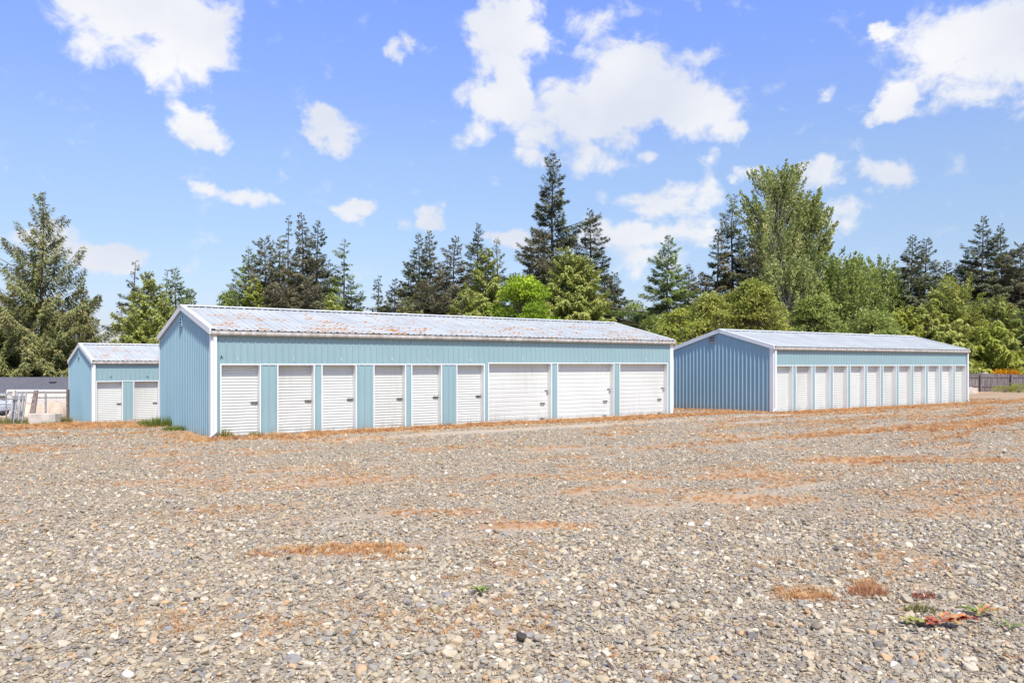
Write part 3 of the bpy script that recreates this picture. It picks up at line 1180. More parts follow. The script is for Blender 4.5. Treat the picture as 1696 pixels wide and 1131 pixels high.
def leaf_mat(name, stops, trans=0.25, rough=0.65):
    m = Mat(name, rough, spec=0.25)
    a = m.n('ShaderNodeAttribute')
    a.attribute_name = 'tint'
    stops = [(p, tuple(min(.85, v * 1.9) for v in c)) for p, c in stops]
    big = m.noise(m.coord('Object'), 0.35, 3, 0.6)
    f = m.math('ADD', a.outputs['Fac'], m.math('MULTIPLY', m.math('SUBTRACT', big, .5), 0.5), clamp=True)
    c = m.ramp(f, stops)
    m.color(c)
    tr = m.n('ShaderNodeBsdfTranslucent')
    m.l(c, tr.inputs['Color'])
    mx = m.n('ShaderNodeMixShader')
    mx.inputs[0].default_value = trans
    m.l(m.b.outputs[0], mx.inputs[1])
    m.l(tr.outputs[0], mx.inputs[2])
    out = m.t.nodes['Material Output']
    m.l(mx.outputs[0], out.inputs['Surface'])
    return m.m


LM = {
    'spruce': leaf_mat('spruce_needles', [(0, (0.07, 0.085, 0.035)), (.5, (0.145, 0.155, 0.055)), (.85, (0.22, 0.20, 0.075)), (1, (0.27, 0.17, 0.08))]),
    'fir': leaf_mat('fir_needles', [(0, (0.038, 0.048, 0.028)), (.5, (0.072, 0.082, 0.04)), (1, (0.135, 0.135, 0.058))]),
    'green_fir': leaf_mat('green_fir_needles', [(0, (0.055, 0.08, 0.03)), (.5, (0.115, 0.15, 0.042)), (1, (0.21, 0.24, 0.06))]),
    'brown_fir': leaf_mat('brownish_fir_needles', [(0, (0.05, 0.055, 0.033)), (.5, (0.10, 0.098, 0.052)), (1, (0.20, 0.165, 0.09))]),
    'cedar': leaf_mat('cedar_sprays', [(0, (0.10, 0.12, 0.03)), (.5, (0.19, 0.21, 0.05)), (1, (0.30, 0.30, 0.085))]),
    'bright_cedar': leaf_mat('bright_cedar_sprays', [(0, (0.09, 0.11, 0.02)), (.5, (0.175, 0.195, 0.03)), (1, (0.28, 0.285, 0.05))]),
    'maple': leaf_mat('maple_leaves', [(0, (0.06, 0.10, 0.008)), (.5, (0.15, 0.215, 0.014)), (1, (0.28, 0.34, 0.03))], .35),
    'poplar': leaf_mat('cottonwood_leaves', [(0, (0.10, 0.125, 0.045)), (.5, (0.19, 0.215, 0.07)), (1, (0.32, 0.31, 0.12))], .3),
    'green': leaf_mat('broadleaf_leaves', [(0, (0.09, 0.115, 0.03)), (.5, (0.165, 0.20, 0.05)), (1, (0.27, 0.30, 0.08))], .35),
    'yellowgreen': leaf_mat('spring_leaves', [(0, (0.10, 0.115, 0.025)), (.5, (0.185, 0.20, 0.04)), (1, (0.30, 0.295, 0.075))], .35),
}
BM = {'bark': simple('grey_brown_bark', (0.14, 0.105, 0.08), 0.95, 0, 0.35, 3), 'pale': simple('pale_bark', (0.33, 0.30, 0.26), 0.9, 0, 0.3, 3)}


def prisms(P0, P1, r0, r1, n=4):
    """many tapered prisms at once"""
    P0, P1 = np.asarray(P0), np.asarray(P1)
    d = P1 - P0
    d /= np.linalg.norm(d, axis=1)[:, None] + 1e-9
    ref = np.where(np.abs(d[:, 2:3]) > 0.9, np.array([[1.0, 0, 0]]), np.array([[0, 0, 1.0]]))
    a = np.cross(d, ref)
    a /= np.linalg.norm(a, axis=1)[:, None] + 1e-9
    b = np.cross(d, a)
    m = len(P0)
    V = np.zeros((m, 2 * n, 3))
    for k in range(n):
        t = 2 * math.pi * k / n
        o = a * math.cos(t) + b * math.sin(t)
        V[:, k] = P0 + o * np.asarray(r0)[:, None]
        V[:, n + k] = P1 + o * np.asarray(r1)[:, None]
    F = np.array([(k, (k + 1) % n, n + (k + 1) % n, n + k) for k in range(n)])
    Q = (F[None] + (np.arange(m) * 2 * n)[:, None, None]).reshape(-1, 4)
    return V.reshape(-1, 3), Q


def kites(C, D, Nn, ln, wd, bend=0.0):
    """leaf-shaped quads: centre base C, direction D, side vector from D x Nn"""
    D = D / (np.linalg.norm(D, axis=1)[:, None] + 1e-9)
    Sd = np.cross(D, Nn)
    Sd /= np.linalg.norm(Sd, axis=1)[:, None] + 1e-9
    U = np.cross(Sd, D)
    ln, wd = ln[:, None], wd[:, None]
    m = len(C)
    V = np.zeros((m, 4, 3))
    V[:, 0] = C
    V[:, 1] = C + D * ln * .45 + Sd * wd * .5 - U * ln * bend
    V[:, 2] = C + D * ln
    V[:, 3] = C + D * ln * .45 - Sd * wd * .5 - U * ln * bend
    return V.reshape(-1, 3), np.arange(4 * m).reshape(-1, 4)


def conifer_geo(seed, H, Rb, z0=0.08, power=0.85, dens=1.0, droop=0.35, up=0.5, spray=0.34, hang=0.3, rough=0.35, nb=None, lean=0.0, bend=0.0,
                width=0.25, jag=0.0, wood=True, sparse_top=0.0, minr=0.15, lat=0.25, curtain=0.0):
    r = np.random.RandomState(seed)
    n_br = int((nb or 8.5) * H)
    ph = r.uniform(0, 6.28, 4)

    def axis_at(z):
        f = z / H
        return np.stack([lean * f * H * 0.1 + bend * np.clip(f - .82, 0, 1) ** 1.5 * H * 1.2 + 0.08 * np.sin(z * .5 + ph[0]),
                         0.08 * np.sin(z * .4 + ph[1]), z - abs(bend) * np.clip(f - .9, 0, 1) * H * .25], -1)
    zb = H * (z0 + (1 - z0) * (np.arange(n_br) + r.rand(n_br)) / n_br) * .992
    f = (zb / H - z0) / (1 - z0)
    az_ = np.arange(n_br) * 2.399 + r.normal(0, .5, n_br)
    # slow bulges by direction and height give an uneven outline
    bul = 1 + rough * (np.sin(az_ * 2 + zb * .35 + ph[2]) * .35 + np.sin(az_ + zb * .9 + ph[3]) * .3 + np.sin(zb * 1.7 + az_ * 3) * .2)
    L = Rb * (1 - f) ** power * bul * np.exp(r.normal(0, rough * .55, n_br)) + minr
    if jag > 0:
        L *= 1 + jag * (r.rand(n_br) < .10)
    L *= np.clip((f + .04) * 7, .55, 1)
    ang = np.interp(f, [0, .5, .9, 1], [up - .55, up - .25, up + .1, up + .5]) + r.normal(0, .12, n_br)
    C, D, N_, LN, WD, T = [], [], [], [], [], []
    W0, W1, WR0, WR1 = [], [], [], []
    for k in range(n_br):
        if sparse_top and r.rand() < sparse_top * f[k]:
            if r.rand() < .5:
                continue
        l = L[k]
        base = axis_at(zb[k])
        h = np.array([math.cos(az_[k]), math.sin(az_[k]), 0])
        sd_ = np.array([-h[1], h[0], 0])
        ca_, sa_ = math.cos(ang[k]), math.sin(ang[k])

        def cur(s):
            x = l * s * ca_
            z = l * s * sa_ - droop * l * s * s * (1 - f[k] * .8) + 0.16 * l * s ** 4
            return x, z
        n = max(10, int(dens * (l * 38 + l * l * 12)))
        s = r.rand(n) ** .75
        s = .08 + .94 * s
        lw = (0.10 + lat * l * np.clip(1.05 - s, 0, 1) ** .8 * np.clip(s * 3, 0, 1)) * r.uniform(-1, 1, n)
        x, z = cur(s)
        dd = np.abs(lw) * hang * r.uniform(.3, 1.6, n) + curtain * r.rand(n) ** 2 * np.clip(l, 0, 3) * .4
        p = base + h * x[:, None] + sd_ * lw[:, None]
        p[:, 2] += z - dd + r.normal(0, .03, n)
        slope = (sa_ - 2 * droop * s * (1 - f[k] * .8)) / max(ca_, .3)
        d = h[None] * (.75) + sd_[None] * (np.sign(lw) * r.uniform(.2, .9, n))[:, None]
        d[:, 2] += slope * .6 - hang * r.uniform(.2, 1.5, n)
        d += r.normal(0, .16, (n, 3))
        nn = np.stack([r.normal(0, .4, n), r.normal(0, .4, n), np.full(n, .8)], 1) + h * .7
        C.append(p)
        D.append(d)
        N_.append(nn)
        LN.append((1.08 - .55 * f[k] ** 2) * spray * r.uniform(.6, 1.35, n) * (0.75 + .25 * min(l, 1.5)))
        WD.append(spray * width * r.uniform(.6, 1.3, n))
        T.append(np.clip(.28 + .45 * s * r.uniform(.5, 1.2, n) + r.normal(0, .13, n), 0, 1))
        for s0, s1 in ((0, .5), (.5, .95)):
            xa, za = cur(s0)
            xb_, zb_ = cur(s1)
            W0.append(base + h * xa + np.array([0, 0, za]))
            W1.append(base + h * xb_ + np.array([0, 0, zb_]))
            rr = 0.012 + 0.012 * l
            WR0.append(rr * (1 - s0 * .8))
            WR1.append(rr * (1 - s1 * .8))
    C, D, N_ = np.concatenate(C), np.concatenate(D), np.concatenate(N_)
    LN, WD, T = np.concatenate(LN), np.concatenate(WD), np.concatenate(T)
    V1, Q1 = kites(C, D, N_, LN, WD, .06)
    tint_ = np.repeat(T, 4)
    # trunk
    zz = np.linspace(0, H * .985, 14)
    ax = axis_at(zz)
    tr_r = (H * .0105 + .03) * (1 - zz / H) ** .9 + .015
    Vt, Qt = prisms(ax[:-1], ax[1:], tr_r[:-1], tr_r[1:], 8)
    Vb, Qb = prisms(np.array(W0), np.array(W1), np.array(WR0), np.array(WR1), 3)
    return (V1, Q1, tint_), (np.concatenate([Vt, Vb]), np.concatenate([Qt, Qb + len(Vt)]))


def broad_geo(seed, H, Rx, crown_z=0.25, style='round', dens=1.0, leaf=0.22, shape=None, clump=0.75):
    r = np.random.RandomState(seed)
    zc0, zc1 = H * crown_z, H
    n_cl = int(dens * (Rx * 2) * (zc1 - zc0) * 3.4)
    ph = r.uniform(0, 6.28, 5)
    C, D, N_, LN, WD, T = [], [], [], [], [], []
    W0, W1, WR0, WR1 = [], [], [], []
    fork = np.array([0, 0, H * .12])
    for k in range(n_cl):
        f = r.rand() ** .85
        a = r.uniform(0, 6.28)
        if style == 'round':
            env = math.sqrt(max(0, 1 - (2 * f - .9) ** 2 / 1.21)) if f > .2 else .55 + f * 2.0
            env = min(env, 1)
        elif style == 'tall':
            env = np.interp(f, [0, .25, .6, .85, 1], [.75, .95, 1.0, .92, .5])
        else:
            env = np.interp(f, [0, .4, .8, 1], [1.0, 1.0, .75, .25])
        env *= 1 + (.14 * r.normal() if style == 'tall' else 0) + .18 * math.sin(a * 2 + f * 5 + ph[0]) + .14 * math.sin(a * 3 - f * 9 + ph[1]) + .10 * math.sin(f * 22 + a + ph[2])
        rad = Rx * env * math.sqrt(r.uniform(.12, 1.0))
        c = np.array([math.cos(a) * rad, math.sin(a) * rad, zc0 + f * (zc1 - zc0)])
        out = np.array([math.cos(a), math.sin(a), 0])
        m = int(60 * r.uniform(.6, 1.4) * (clump / .75) ** 2)
        if style == 'tall':
            axd = out * .55 + np.array([0, 0, 1.0])
            axd /= np.linalg.norm(axd)
            t = r.uniform(-1, 1, m)
            pp = c + axd * (t * clump * 1.6)[:, None] + r.normal(0, clump * .17, (m, 3)) * (1.15 - np.clip(t, 0, 1))[:, None]
            dd = axd * .9 + r.normal(0, .55, (m, 3))
        else:
            u = r.normal(size=(m, 3))
            u /= np.linalg.norm(u, axis=1)[:, None]
            u[:, 2] = np.abs(u[:, 2]) * .75 - .12
            pp = c + u * clump * r.uniform(.5, 1.05, (m, 1))
            dd = u * .6 + out * .3 + r.normal(0, .5, (m, 3))
            dd[:, 2] -= .25
        C.append(pp)
        D.append(dd)
        nn = r.normal(0, .5, (m, 3)) + out * .7
        nn[:, 2] += .8
        N_.append(nn)
        LN.append(leaf * r.uniform(.6, 1.4, m))
        WD.append(leaf * .62 * r.uniform(.6, 1.3, m))
        tb = r.normal(.5, .16)
        T.append(np.clip(tb + r.normal(0, .15, m), 0, 1))
        # a limb to each clump
        midp = fork * .5 + c * .5 + np.array([0, 0, -.1 * rad])
        b0 = np.array([0, 0, max(H * .1, c[2] - rad * 1.3 - H * .08)])
        W0 += [b0, b0 * .45 + c * .55 + np.array([0, 0, -.12 * rad])]
        W1 += [b0 * .45 + c * .55 + np.array([0, 0, -.12 * rad]), c]
        WR0 += [.035 + .007 * H * (1 - f), .028 + .003 * H * (1 - f)]
        WR1 += [.028 + .003 * H * (1 - f), .012]
    C, D, N_ = np.concatenate(C), np.concatenate(D), np.concatenate(N_)
    LN, WD, T = np.concatenate(LN), np.concatenate(WD), np.concatenate(T)
    V1, Q1 = kites(C, D, N_, LN, WD, .08)
    zz = np.linspace(-.2, H * .9, 10)
    ax = np.stack([0.1 * np.sin(zz * .5 + ph[3]), .1 * np.sin(zz * .4 + ph[4]), zz], 1)
    tr_r = (H * .014 + .03) * (1 - np.clip(zz, 0, None) / H) ** .9 + .02
    Vt, Qt = prisms(ax[:-1], ax[1:], tr_r[:-1], tr_r[1:], 8)
    Vb, Qb = prisms(np.array(W0), np.array(W1), np.array(WR0), np.array(WR1), 3)
    return (V1, Q1, np.repeat(T, 4)), (np.concatenate([Vt, Vb]), np.concatenate([Qt, Qb + len(Vt)]))


def tree(name, px, ytop, wpx, Z, kind, mat, label, cat='tree', seed=0, group=None, **kw):
    X = (px - 848) / 1308 * Z
    g = gz(X, Z)
    H = 2.1 + (603.5 - ytop) * Z / 1308 - g
    Rm = wpx * Z / 1308
    if kind == 'con':       # the width given is the one seen a few metres up
        Rm = Rm * (1.15 if mat in ('fir', 'brown_fir', 'green_fir') else 1.04) / (1 - min(.5, (2.1 + 70 * Z / 1308 - g) / H)) ** kw.get('power', .85)
    if kind == 'con':
        crown, wood = conifer_geo(seed, H, Rm, **kw)
    else:
        crown, wood = broad_geo(seed, H, Rm, style=kind, **kw)
    root = empty(name, (X, Z, g - .05), 0, label, cat, group)
    np_mesh('trunk', wood[0], wood[1], BM['pale' if mat == 'poplar' else 'bark'], root)
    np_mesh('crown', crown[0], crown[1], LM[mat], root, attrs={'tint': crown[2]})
    return root


FIR = dict(droop=.34, up=.38, spray=.40, hang=.35, rough=.48, dens=1.25, nb=7.5, lat=.23, curtain=.3, jag=.2, power=.88)
THIN = dict(droop=.35, up=.25, spray=.38, hang=.5, rough=.55, dens=1.05, lat=.2, curtain=.3, power=.85, sparse_top=.4, nb=5.5)
CED = dict(droop=.28, up=.5, spray=.40, hang=.75, rough=.22, dens=1.5, power=.62, width=.32, nb=10, z0=.03, lat=.30, curtain=.25)
TREES = [
    # left
    ('spruce_tree', 70, 316, 70, 80, 'con', 'spruce', 'large olive spruce with drooping tufted branches at the left edge', dict(droop=.12, up=.62, spray=.42, hang=.9, rough=.42, dens=.85, power=.92, jag=.35, nb=5.8, z0=.02, width=.30, lat=.17, curtain=.7)),
    ('spruce_tree', 132, 462, 28, 83, 'con', 'spruce', 'shorter olive spruce just right of the large spruce at the left', dict(droop=.2, up=.6, spray=.42, lat=.2, curtain=.6, hang=.7, rough=.35, dens=1.1, power=.7, nb=9, z0=.02)),
    ('spruce_tree', -38, 500, 60, 84, 'con', 'spruce', 'low olive spruce cut by the left edge of the picture', dict(droop=.2, up=.6, spray=.42, lat=.2, curtain=.6, hang=.8, rough=.35, dens=1.0, power=.7, z0=.02)),
    ('spruce_tree', 12, 510, 74, 77, 'con', 'spruce', 'low bushy spruce in front of the large spruce, above the grey roof', dict(droop=.25, up=.5, spray=.42, lat=.2, curtain=.6, hang=.7, rough=.35, dens=1.2, power=.45, z0=.0)),
    ('spruce_tree', 98, 525, 40, 77, 'con', 'spruce', 'low bushy spruce above the right end of the grey roof', dict(droop=.25, up=.5, spray=.42, lat=.2, curtain=.6, hang=.7, rough=.35, dens=1.2, power=.5, z0=.0)),
    ('fir_tree', 223, 428, 24, 78, 'con', 'fir', 'narrow fir standing tallest above the small left building', THIN),
    ('fir_tree', 203, 498, 20, 72, 'con', 'brown_fir', 'thin half-bare fir left of the narrow fir above the small left building', dict(THIN, dens=.25)),
    ('cedar_tree', 246, 452, 42, 74, 'con', 'cedar', 'olive cedar with forked top right of the narrow fir', dict(CED, sparse_top=.4)),
    ('cedar_tree', 222, 520, 34, 70, 'con', 'cedar', 'low olive cedar above the left end of the small building', CED),
    ('fir_tree', 277, 443, 14, 79, 'con', 'fir', 'very thin fir beside the green fir over the long building ridge end', dict(THIN, dens=.5)),
    ('fir_tree', 291, 442, 27, 76, 'con', 'green_fir', 'green fir directly above the left gable of the long building', FIR),
    ('cedar_tree', 272, 495, 36, 70, 'con', 'cedar', 'wide low cedar behind the left gable of the long building', CED),
    ('cedar_tree', 314, 478, 20, 72, 'con', 'green_fir', 'small green cedar right of the left gable peak', dict(CED, sparse_top=.4)),
    # group behind the left half of the long roof
    ('broadleaf_tree', 378, 488, 26, 80, 'dome', 'green', 'low green bush at the left foot of the left conifer group', dict(crown_z=.05)),
    ('fir_tree', 413, 408, 34, 78, 'con', 'green_fir', 'green fir at the left end of the left conifer group', FIR),
    ('spruce_tree', 440, 396, 32, 76, 'con', 'brown_fir', 'blunt-topped olive spruce in the left conifer group', dict(FIR, power=.5, z0=.02)),
    ('spruce_tree', 463, 390, 24, 79, 'con', 'spruce', 'ragged spruce left of the thin tall one in the left conifer group', dict(FIR, sparse_top=.4)),
    ('fir_tree', 478, 354, 20, 82, 'con', 'fir', 'thin sparse fir with bare gaps, left of the tallest two in the left conifer group', THIN),
    ('fir_tree', 500, 352, 29, 76, 'con', 'brown_fir', 'tall brown-green fir at the middle of the left conifer group', dict(FIR, power=.85)),
    ('fir_tree', 526, 364, 27, 80, 'con', 'fir', 'tall dark fir right of the brown-green one in the left conifer group', dict(FIR, power=.9)),
    ('fir_tree', 563, 392, 29, 77, 'con', 'green_fir', 'drooping open fir at the right of the left conifer group', dict(THIN, lean=.3, power=.8)),
    ('fir_tree', 582, 463, 24, 79, 'con', 'fir', 'small pointed fir at the right foot of the left conifer group', FIR),
    ('cedar_tree', 420, 462, 30, 72, 'con', 'bright_cedar', 'yellow-green low tree in front of the left conifer group', CED),
    ('spruce_tree', 466, 470, 34, 72, 'con', 'brown_fir', 'low olive spruce in front of the left conifer group', dict(FIR, power=.5)),
    ('spruce_tree', 512, 460, 30, 72, 'con', 'brown_fir', 'low brown spruce under the tallest of the left conifer group', dict(FIR, power=.5)),
    ('cedar_tree', 548, 486, 30, 72, 'con', 'cedar', 'low yellow-green cedar under the drooping fir', CED),
    # group behind the middle of the long roof
    ('fir_tree', 627, 454, 20, 80, 'con', 'fir', 'small lone fir left of the middle conifer group', THIN),
    ('fir_tree', 655, 460, 22, 78, 'con', 'fir', 'low dark fir at the left foot of the middle conifer group', FIR),
    ('fir_tree', 693, 385, 27, 78, 'con', 'fir', 'tall dark fir, left of a close pair in the middle conifer group', dict(FIR, power=.9)),
    ('fir_tree', 711, 380, 27, 81, 'con', 'brown_fir', 'tall olive fir, right of a close pair in the middle conifer group', dict(FIR, power=.9)),
    ('fir_tree', 752, 389, 30, 77, 'con', 'brown_fir', 'brownish fir with hooked top in the middle conifer group', dict(FIR, bend=.2, power=.9)),
    ('fir_tree', 792, 369, 34, 84, 'con', 'fir', 'dark fir with wide open branches behind the yellow-green cedar', dict(FIR, jag=.4)),
    ('fir_tree', 823, 394, 26, 80, 'con', 'brown_fir', 'spindly grey-green fir left of the tallest tree', dict(THIN, up=.6)),
    ('cedar_tree', 806, 412, 36, 74, 'con', 'cedar', 'yellow-green cedar between the two dark conifer groups', dict(CED, sparse_top=.3)),
    ('cedar_tree', 770, 482, 34, 70, 'con', 'cedar', 'low yellow-green cedar left of the bright round maple', CED),
    ('spruce_tree', 716, 470, 48, 72, 'con', 'brown_fir', 'broad olive spruce at the foot of the close pair of firs', dict(FIR, power=.5)),
    ('spruce_tree', 672, 494, 24, 71, 'con', 'spruce', 'low olive spruce right of the small lone fir', dict(FIR, power=.5)),
    # tallest tree and neighbours
    ('fir_tree', 915, 249, 46, 82, 'con', 'fir', 'tallest fir in the picture, rising high behind the long roof', dict(droop=.22, up=.35, spray=.42, hang=.45, rough=.5, dens=1.25, power=.85, jag=.4, nb=6.5, lat=.2, curtain=.35)),
    ('spruce_tree', 893, 382, 46, 78, 'con', 'brown_fir', 'brown-tinged spruce against the left side of the tallest fir', dict(FIR, power=.6, dens=1.2)),
    ('maple_tree', 866, 466, 58, 66, 'round', 'maple', 'round bright green maple behind the long roof', dict(crown_z=.02, leaf=.26, dens=.62, clump=1.1)),
    ('cedar_tree', 938, 412, 50, 72, 'con', 'cedar', 'large yellow-green cedar in front of the tallest fir', CED),
    ('cedar_tree', 966, 425, 40, 71, 'con', 'cedar', 'yellow-green cedar on the right flank of the large one', CED),
    ('fir_tree', 977, 344, 42, 84, 'con', 'fir', 'dark tapering fir with upturned branches right of the tallest fir', dict(FIR, power=.9, up=.3)),
    ('fir_tree', 1019, 450, 30, 80, 'con', 'fir', 'lower dark fir right of the tapering one', FIR),
    ('broadleaf_tree', 1052, 500, 28, 84, 'dome', 'green', 'small pale green tree over the right end of the long roof', dict(crown_z=.05)),
    ('fir_tree', 1106, 388, 46, 74, 'con', 'green_fir', 'green fir with layered branches in the gap between the two big buildings', dict(FIR, dens=1.2, power=.9)),
    ('fir_tree', 1141, 438, 24, 80, 'con', 'brown_fir', 'small brownish fir right of the layered green fir', FIR),
    ('broadleaf_tree', 1085, 528, 28, 66, 'dome', 'green', 'dark green bush at the foot of the layered green fir', dict(crown_z=.03)),
    ('broadleaf_tree', 1125, 515, 34, 62, 'dome', 'bright_cedar', 'yellow-green bush in the gap between the two big buildings', dict(crown_z=.03)),
    ('fir_tree', 1189, 376, 28, 82, 'con', 'brown_fir', 'shorter twin of the hook-topped dark fir left of the cottonwood', dict(FIR, sparse_top=.3)),
    ('fir_tree', 1212, 318, 36, 84, 'con', 'fir', 'tall dark fir with hooked top left of the cottonwood', dict(THIN, bend=.25, dens=1.0, nb=8, sparse_top=.3)),
    ('cottonwood_tree', 1288, 292, 52, 80, 'tall', 'poplar', 'tallest feathery cottonwood with upswept branches at the right', dict(crown_z=.18, leaf=.28, dens=.95, clump=.9)),
    ('cottonwood_tree', 1336, 338, 42, 82, 'tall', 'poplar', 'feathery cottonwood against the right side of the tallest one', dict(crown_z=.15, leaf=.28, dens=.95, clump=.9)),
    ('fir_tree', 1252, 395, 34, 77, 'con', 'brown_fir', 'dark brown fir in front of the tallest cottonwood', FIR),
    ('broadleaf_tree', 1305, 440, 46, 74, 'tall', 'poplar', 'grey-green broadleaf tree at the foot of the tallest cottonwood', dict(crown_z=.05, leaf=.26, dens=1.6)),
    ('broadleaf_tree', 1175, 490, 40, 66, 'dome', 'yellowgreen', 'rounded yellow-green tree over the gable peak of the right building', dict(crown_z=.03, dens=1.3)),
    ('broadleaf_tree', 1245, 470, 50, 68, 'round', 'yellowgreen', 'broad yellow-green tree behind the left part of the right building roof', dict(crown_z=.03, dens=1.6, leaf=.24)),
    ('broadleaf_tree', 1350, 495, 48, 70, 'dome', 'green', 'green thicket tree under the cottonwoods', dict(crown_z=.03, dens=1.5)),
    ('cottonwood_tree', 1398, 438, 50, 76, 'tall', 'green', 'bright green cottonwood right of the tall pair', dict(crown_z=.05, leaf=.25, dens=1.6)),
    ('cottonwood_tree', 1452, 440, 36, 80, 'tall', 'green', 'smaller pale green cottonwood left of the twin dark firs', dict(crown_z=.05, leaf=.25, dens=1.5)),
    ('broadleaf_tree', 1446, 520, 50, 66, 'dome', 'green', 'low green tree behind the middle of the right building roof', dict(crown_z=.03, dens=1.4)),
    ('fir_tree', 1510, 388, 36, 80, 'con', 'fir', 'left one of the twin dark firs above the right building', dict(FIR, power=.85, dens=1.2)),
    ('fir_tree', 1533, 393, 38, 82, 'con', 'fir', 'right one of the twin dark firs above the right building', dict(FIR, power=.85, dens=1.2)),
    ('cedar_tree', 1498, 508, 36, 68, 'con', 'bright_cedar', 'yellow-green cedar just over the right building roof, left of the taller cedar', CED),
    ('cedar_tree', 1562, 470, 40, 70, 'con', 'cedar', 'tall olive cedar over the right end of the right building roof', CED),
    ('cedar_tree', 1535, 500, 30, 69, 'con', 'cedar', 'low olive cedar between the two other cedars over the right roof', CED),
    ('broadleaf_tree', 1588, 470, 30, 76, 'tall', 'yellowgreen', 'pale green slender tree right of the tall olive cedar', dict(crown_z=.1, dens=1.3)),
    ('fir_tree', 1566, 432, 30, 84, 'con', 'fir', 'dark fir showing between the tall olive cedar and the slender pale tree', FIR),
    ('fir_tree', 1598, 418, 28, 84, 'con', 'fir', 'dark fir left of the tall right-hand firs', FIR),
    ('fir_tree', 1628, 356, 40, 82, 'con', 'fir', 'tall dark fir, highest at the right end', dict(FIR, jag=.4, power=.9)),
    ('fir_tree', 1658, 371, 36, 84, 'con', 'fir', 'second tall dark fir at the right end', dict(FIR, power=.9)),
    ('fir_tree', 1690, 405, 44, 80, 'con', 'brown_fir', 'brownish fir cut by the right edge of the picture', dict(FIR, power=.6, dens=1.2)),
    ('cedar_tree', 1650, 495, 44, 74, 'con', 'cedar', 'olive cedar in front of the tall right-hand firs', CED),
    ('cedar_tree', 1690, 515, 40, 74, 'con', 'green_fir', 'dark green cedar at the right edge behind the wooden fence', CED),
    ('cedar_tree', 1634, 538, 46, 71, 'con', 'bright_cedar', 'rounded bright yellow-green cedar right of the right building', dict(CED, power=.42)),
    ('cedar_tree', 1598, 552, 30, 72, 'con', 'cedar', 'olive cedar peeping past the right end of the right building', dict(CED, power=.5)),
    ('fir_tree', 392, 455, 24, 90, 'con', 'green_fir', 'low green fir filling the left side of the left conifer group', FIR),
    ('fir_tree', 450, 432, 26, 90, 'con', 'fir', 'dark fir deep behind the blunt-topped spruce', FIR),
    ('fir_tree', 488, 425, 26, 90, 'con', 'fir', 'dark fir deep behind the thin sparse fir', FIR),
    ('fir_tree', 515, 420, 26, 90, 'con', 'fir', 'dark fir deep between the two tallest of the left conifer group', FIR),
    ('fir_tree', 543, 430, 26, 90, 'con', 'fir', 'dark fir deep behind the left side of the drooping fir', FIR),
    ('fir_tree', 676, 440, 26, 90, 'con', 'fir', 'dark fir deep left of the close pair of firs', FIR),
    ('fir_tree', 733, 432, 28, 90, 'con', 'fir', 'dark fir deep between the close pair and the hook-topped fir', FIR),
    ('fir_tree', 776, 440, 26, 90, 'con', 'fir', 'dark fir deep left of the wide-branched dark fir', FIR),
    ('fir_tree', 850, 450, 26, 90, 'con', 'fir', 'dark fir deep behind the round maple', FIR),
    ('fir_tree', 1000, 430, 24, 90, 'con', 'fir', 'dark fir deep right of the tapering dark fir', FIR),
    ('fir_tree', 1160, 450, 26, 90, 'con', 'fir', 'dark fir deep behind the rounded yellow-green tree', FIR),
    ('fir_tree', 1232, 400, 28, 90, 'con', 'fir', 'dark fir deep left of the tallest cottonwood trunk', FIR),
    ('fir_tree', 1484, 450, 26, 90, 'con', 'fir', 'dark fir deep left of the twin dark firs', FIR),
    ('fir_tree', 1612, 430, 28, 90, 'con', 'fir', 'dark fir deep left of the highest right-hand fir', FIR),
    ('fir_tree', 1675, 425, 30, 90, 'con', 'fir', 'dark fir deep between the second tall and the cut brownish fir', FIR),
    ('fir_tree', 1740, 400, 44, 82, 'con', 'fir', 'dark fir just beyond the right edge of the picture', dict(FIR, power=.6)),
]
for k, (nm, px, yt, w, Z, kind, mat, lab, kw) in enumerate(TREES):
    cat_ = nm.replace('_tree', '').replace('_', ' ')
    tree(nm, px, yt, w, Z, kind, mat, lab, cat_ if cat_ != 'broadleaf' else 'tree', seed=500 + k, **kw)

# dark woodland floor filling behind the trees
r = np.random.RandomState(5)
n = 60000
ux = r.uniform(-34, 95, n)
uy = 88 + r.uniform(0, 10, n)
uz = r.uniform(-.5, 1, n) ** 1.0 * (3.2 + 3.5 * fbm(ux * .12, uy * 0 + 3, 8, 3))
keep = (ux > 8) | (uz < 2.2 + 2.0 * fbm(ux * .2, uy * 0, 9, 3))
ux, uy, uz = ux[keep], uy[keep], uz[keep]
n = len(ux)
Cc = np.stack([ux, uy, uz], 1)
Vv, Qq = kites(Cc, r.normal(size=(n, 3)), r.normal(size=(n, 3)), r.uniform(.3, .6, n), r.uniform(.2, .35, n))
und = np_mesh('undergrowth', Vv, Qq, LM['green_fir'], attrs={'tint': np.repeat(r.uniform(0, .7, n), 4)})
tag(und, 'dense dark green undergrowth behind the tree line', 'undergrowth', kind='stuff')

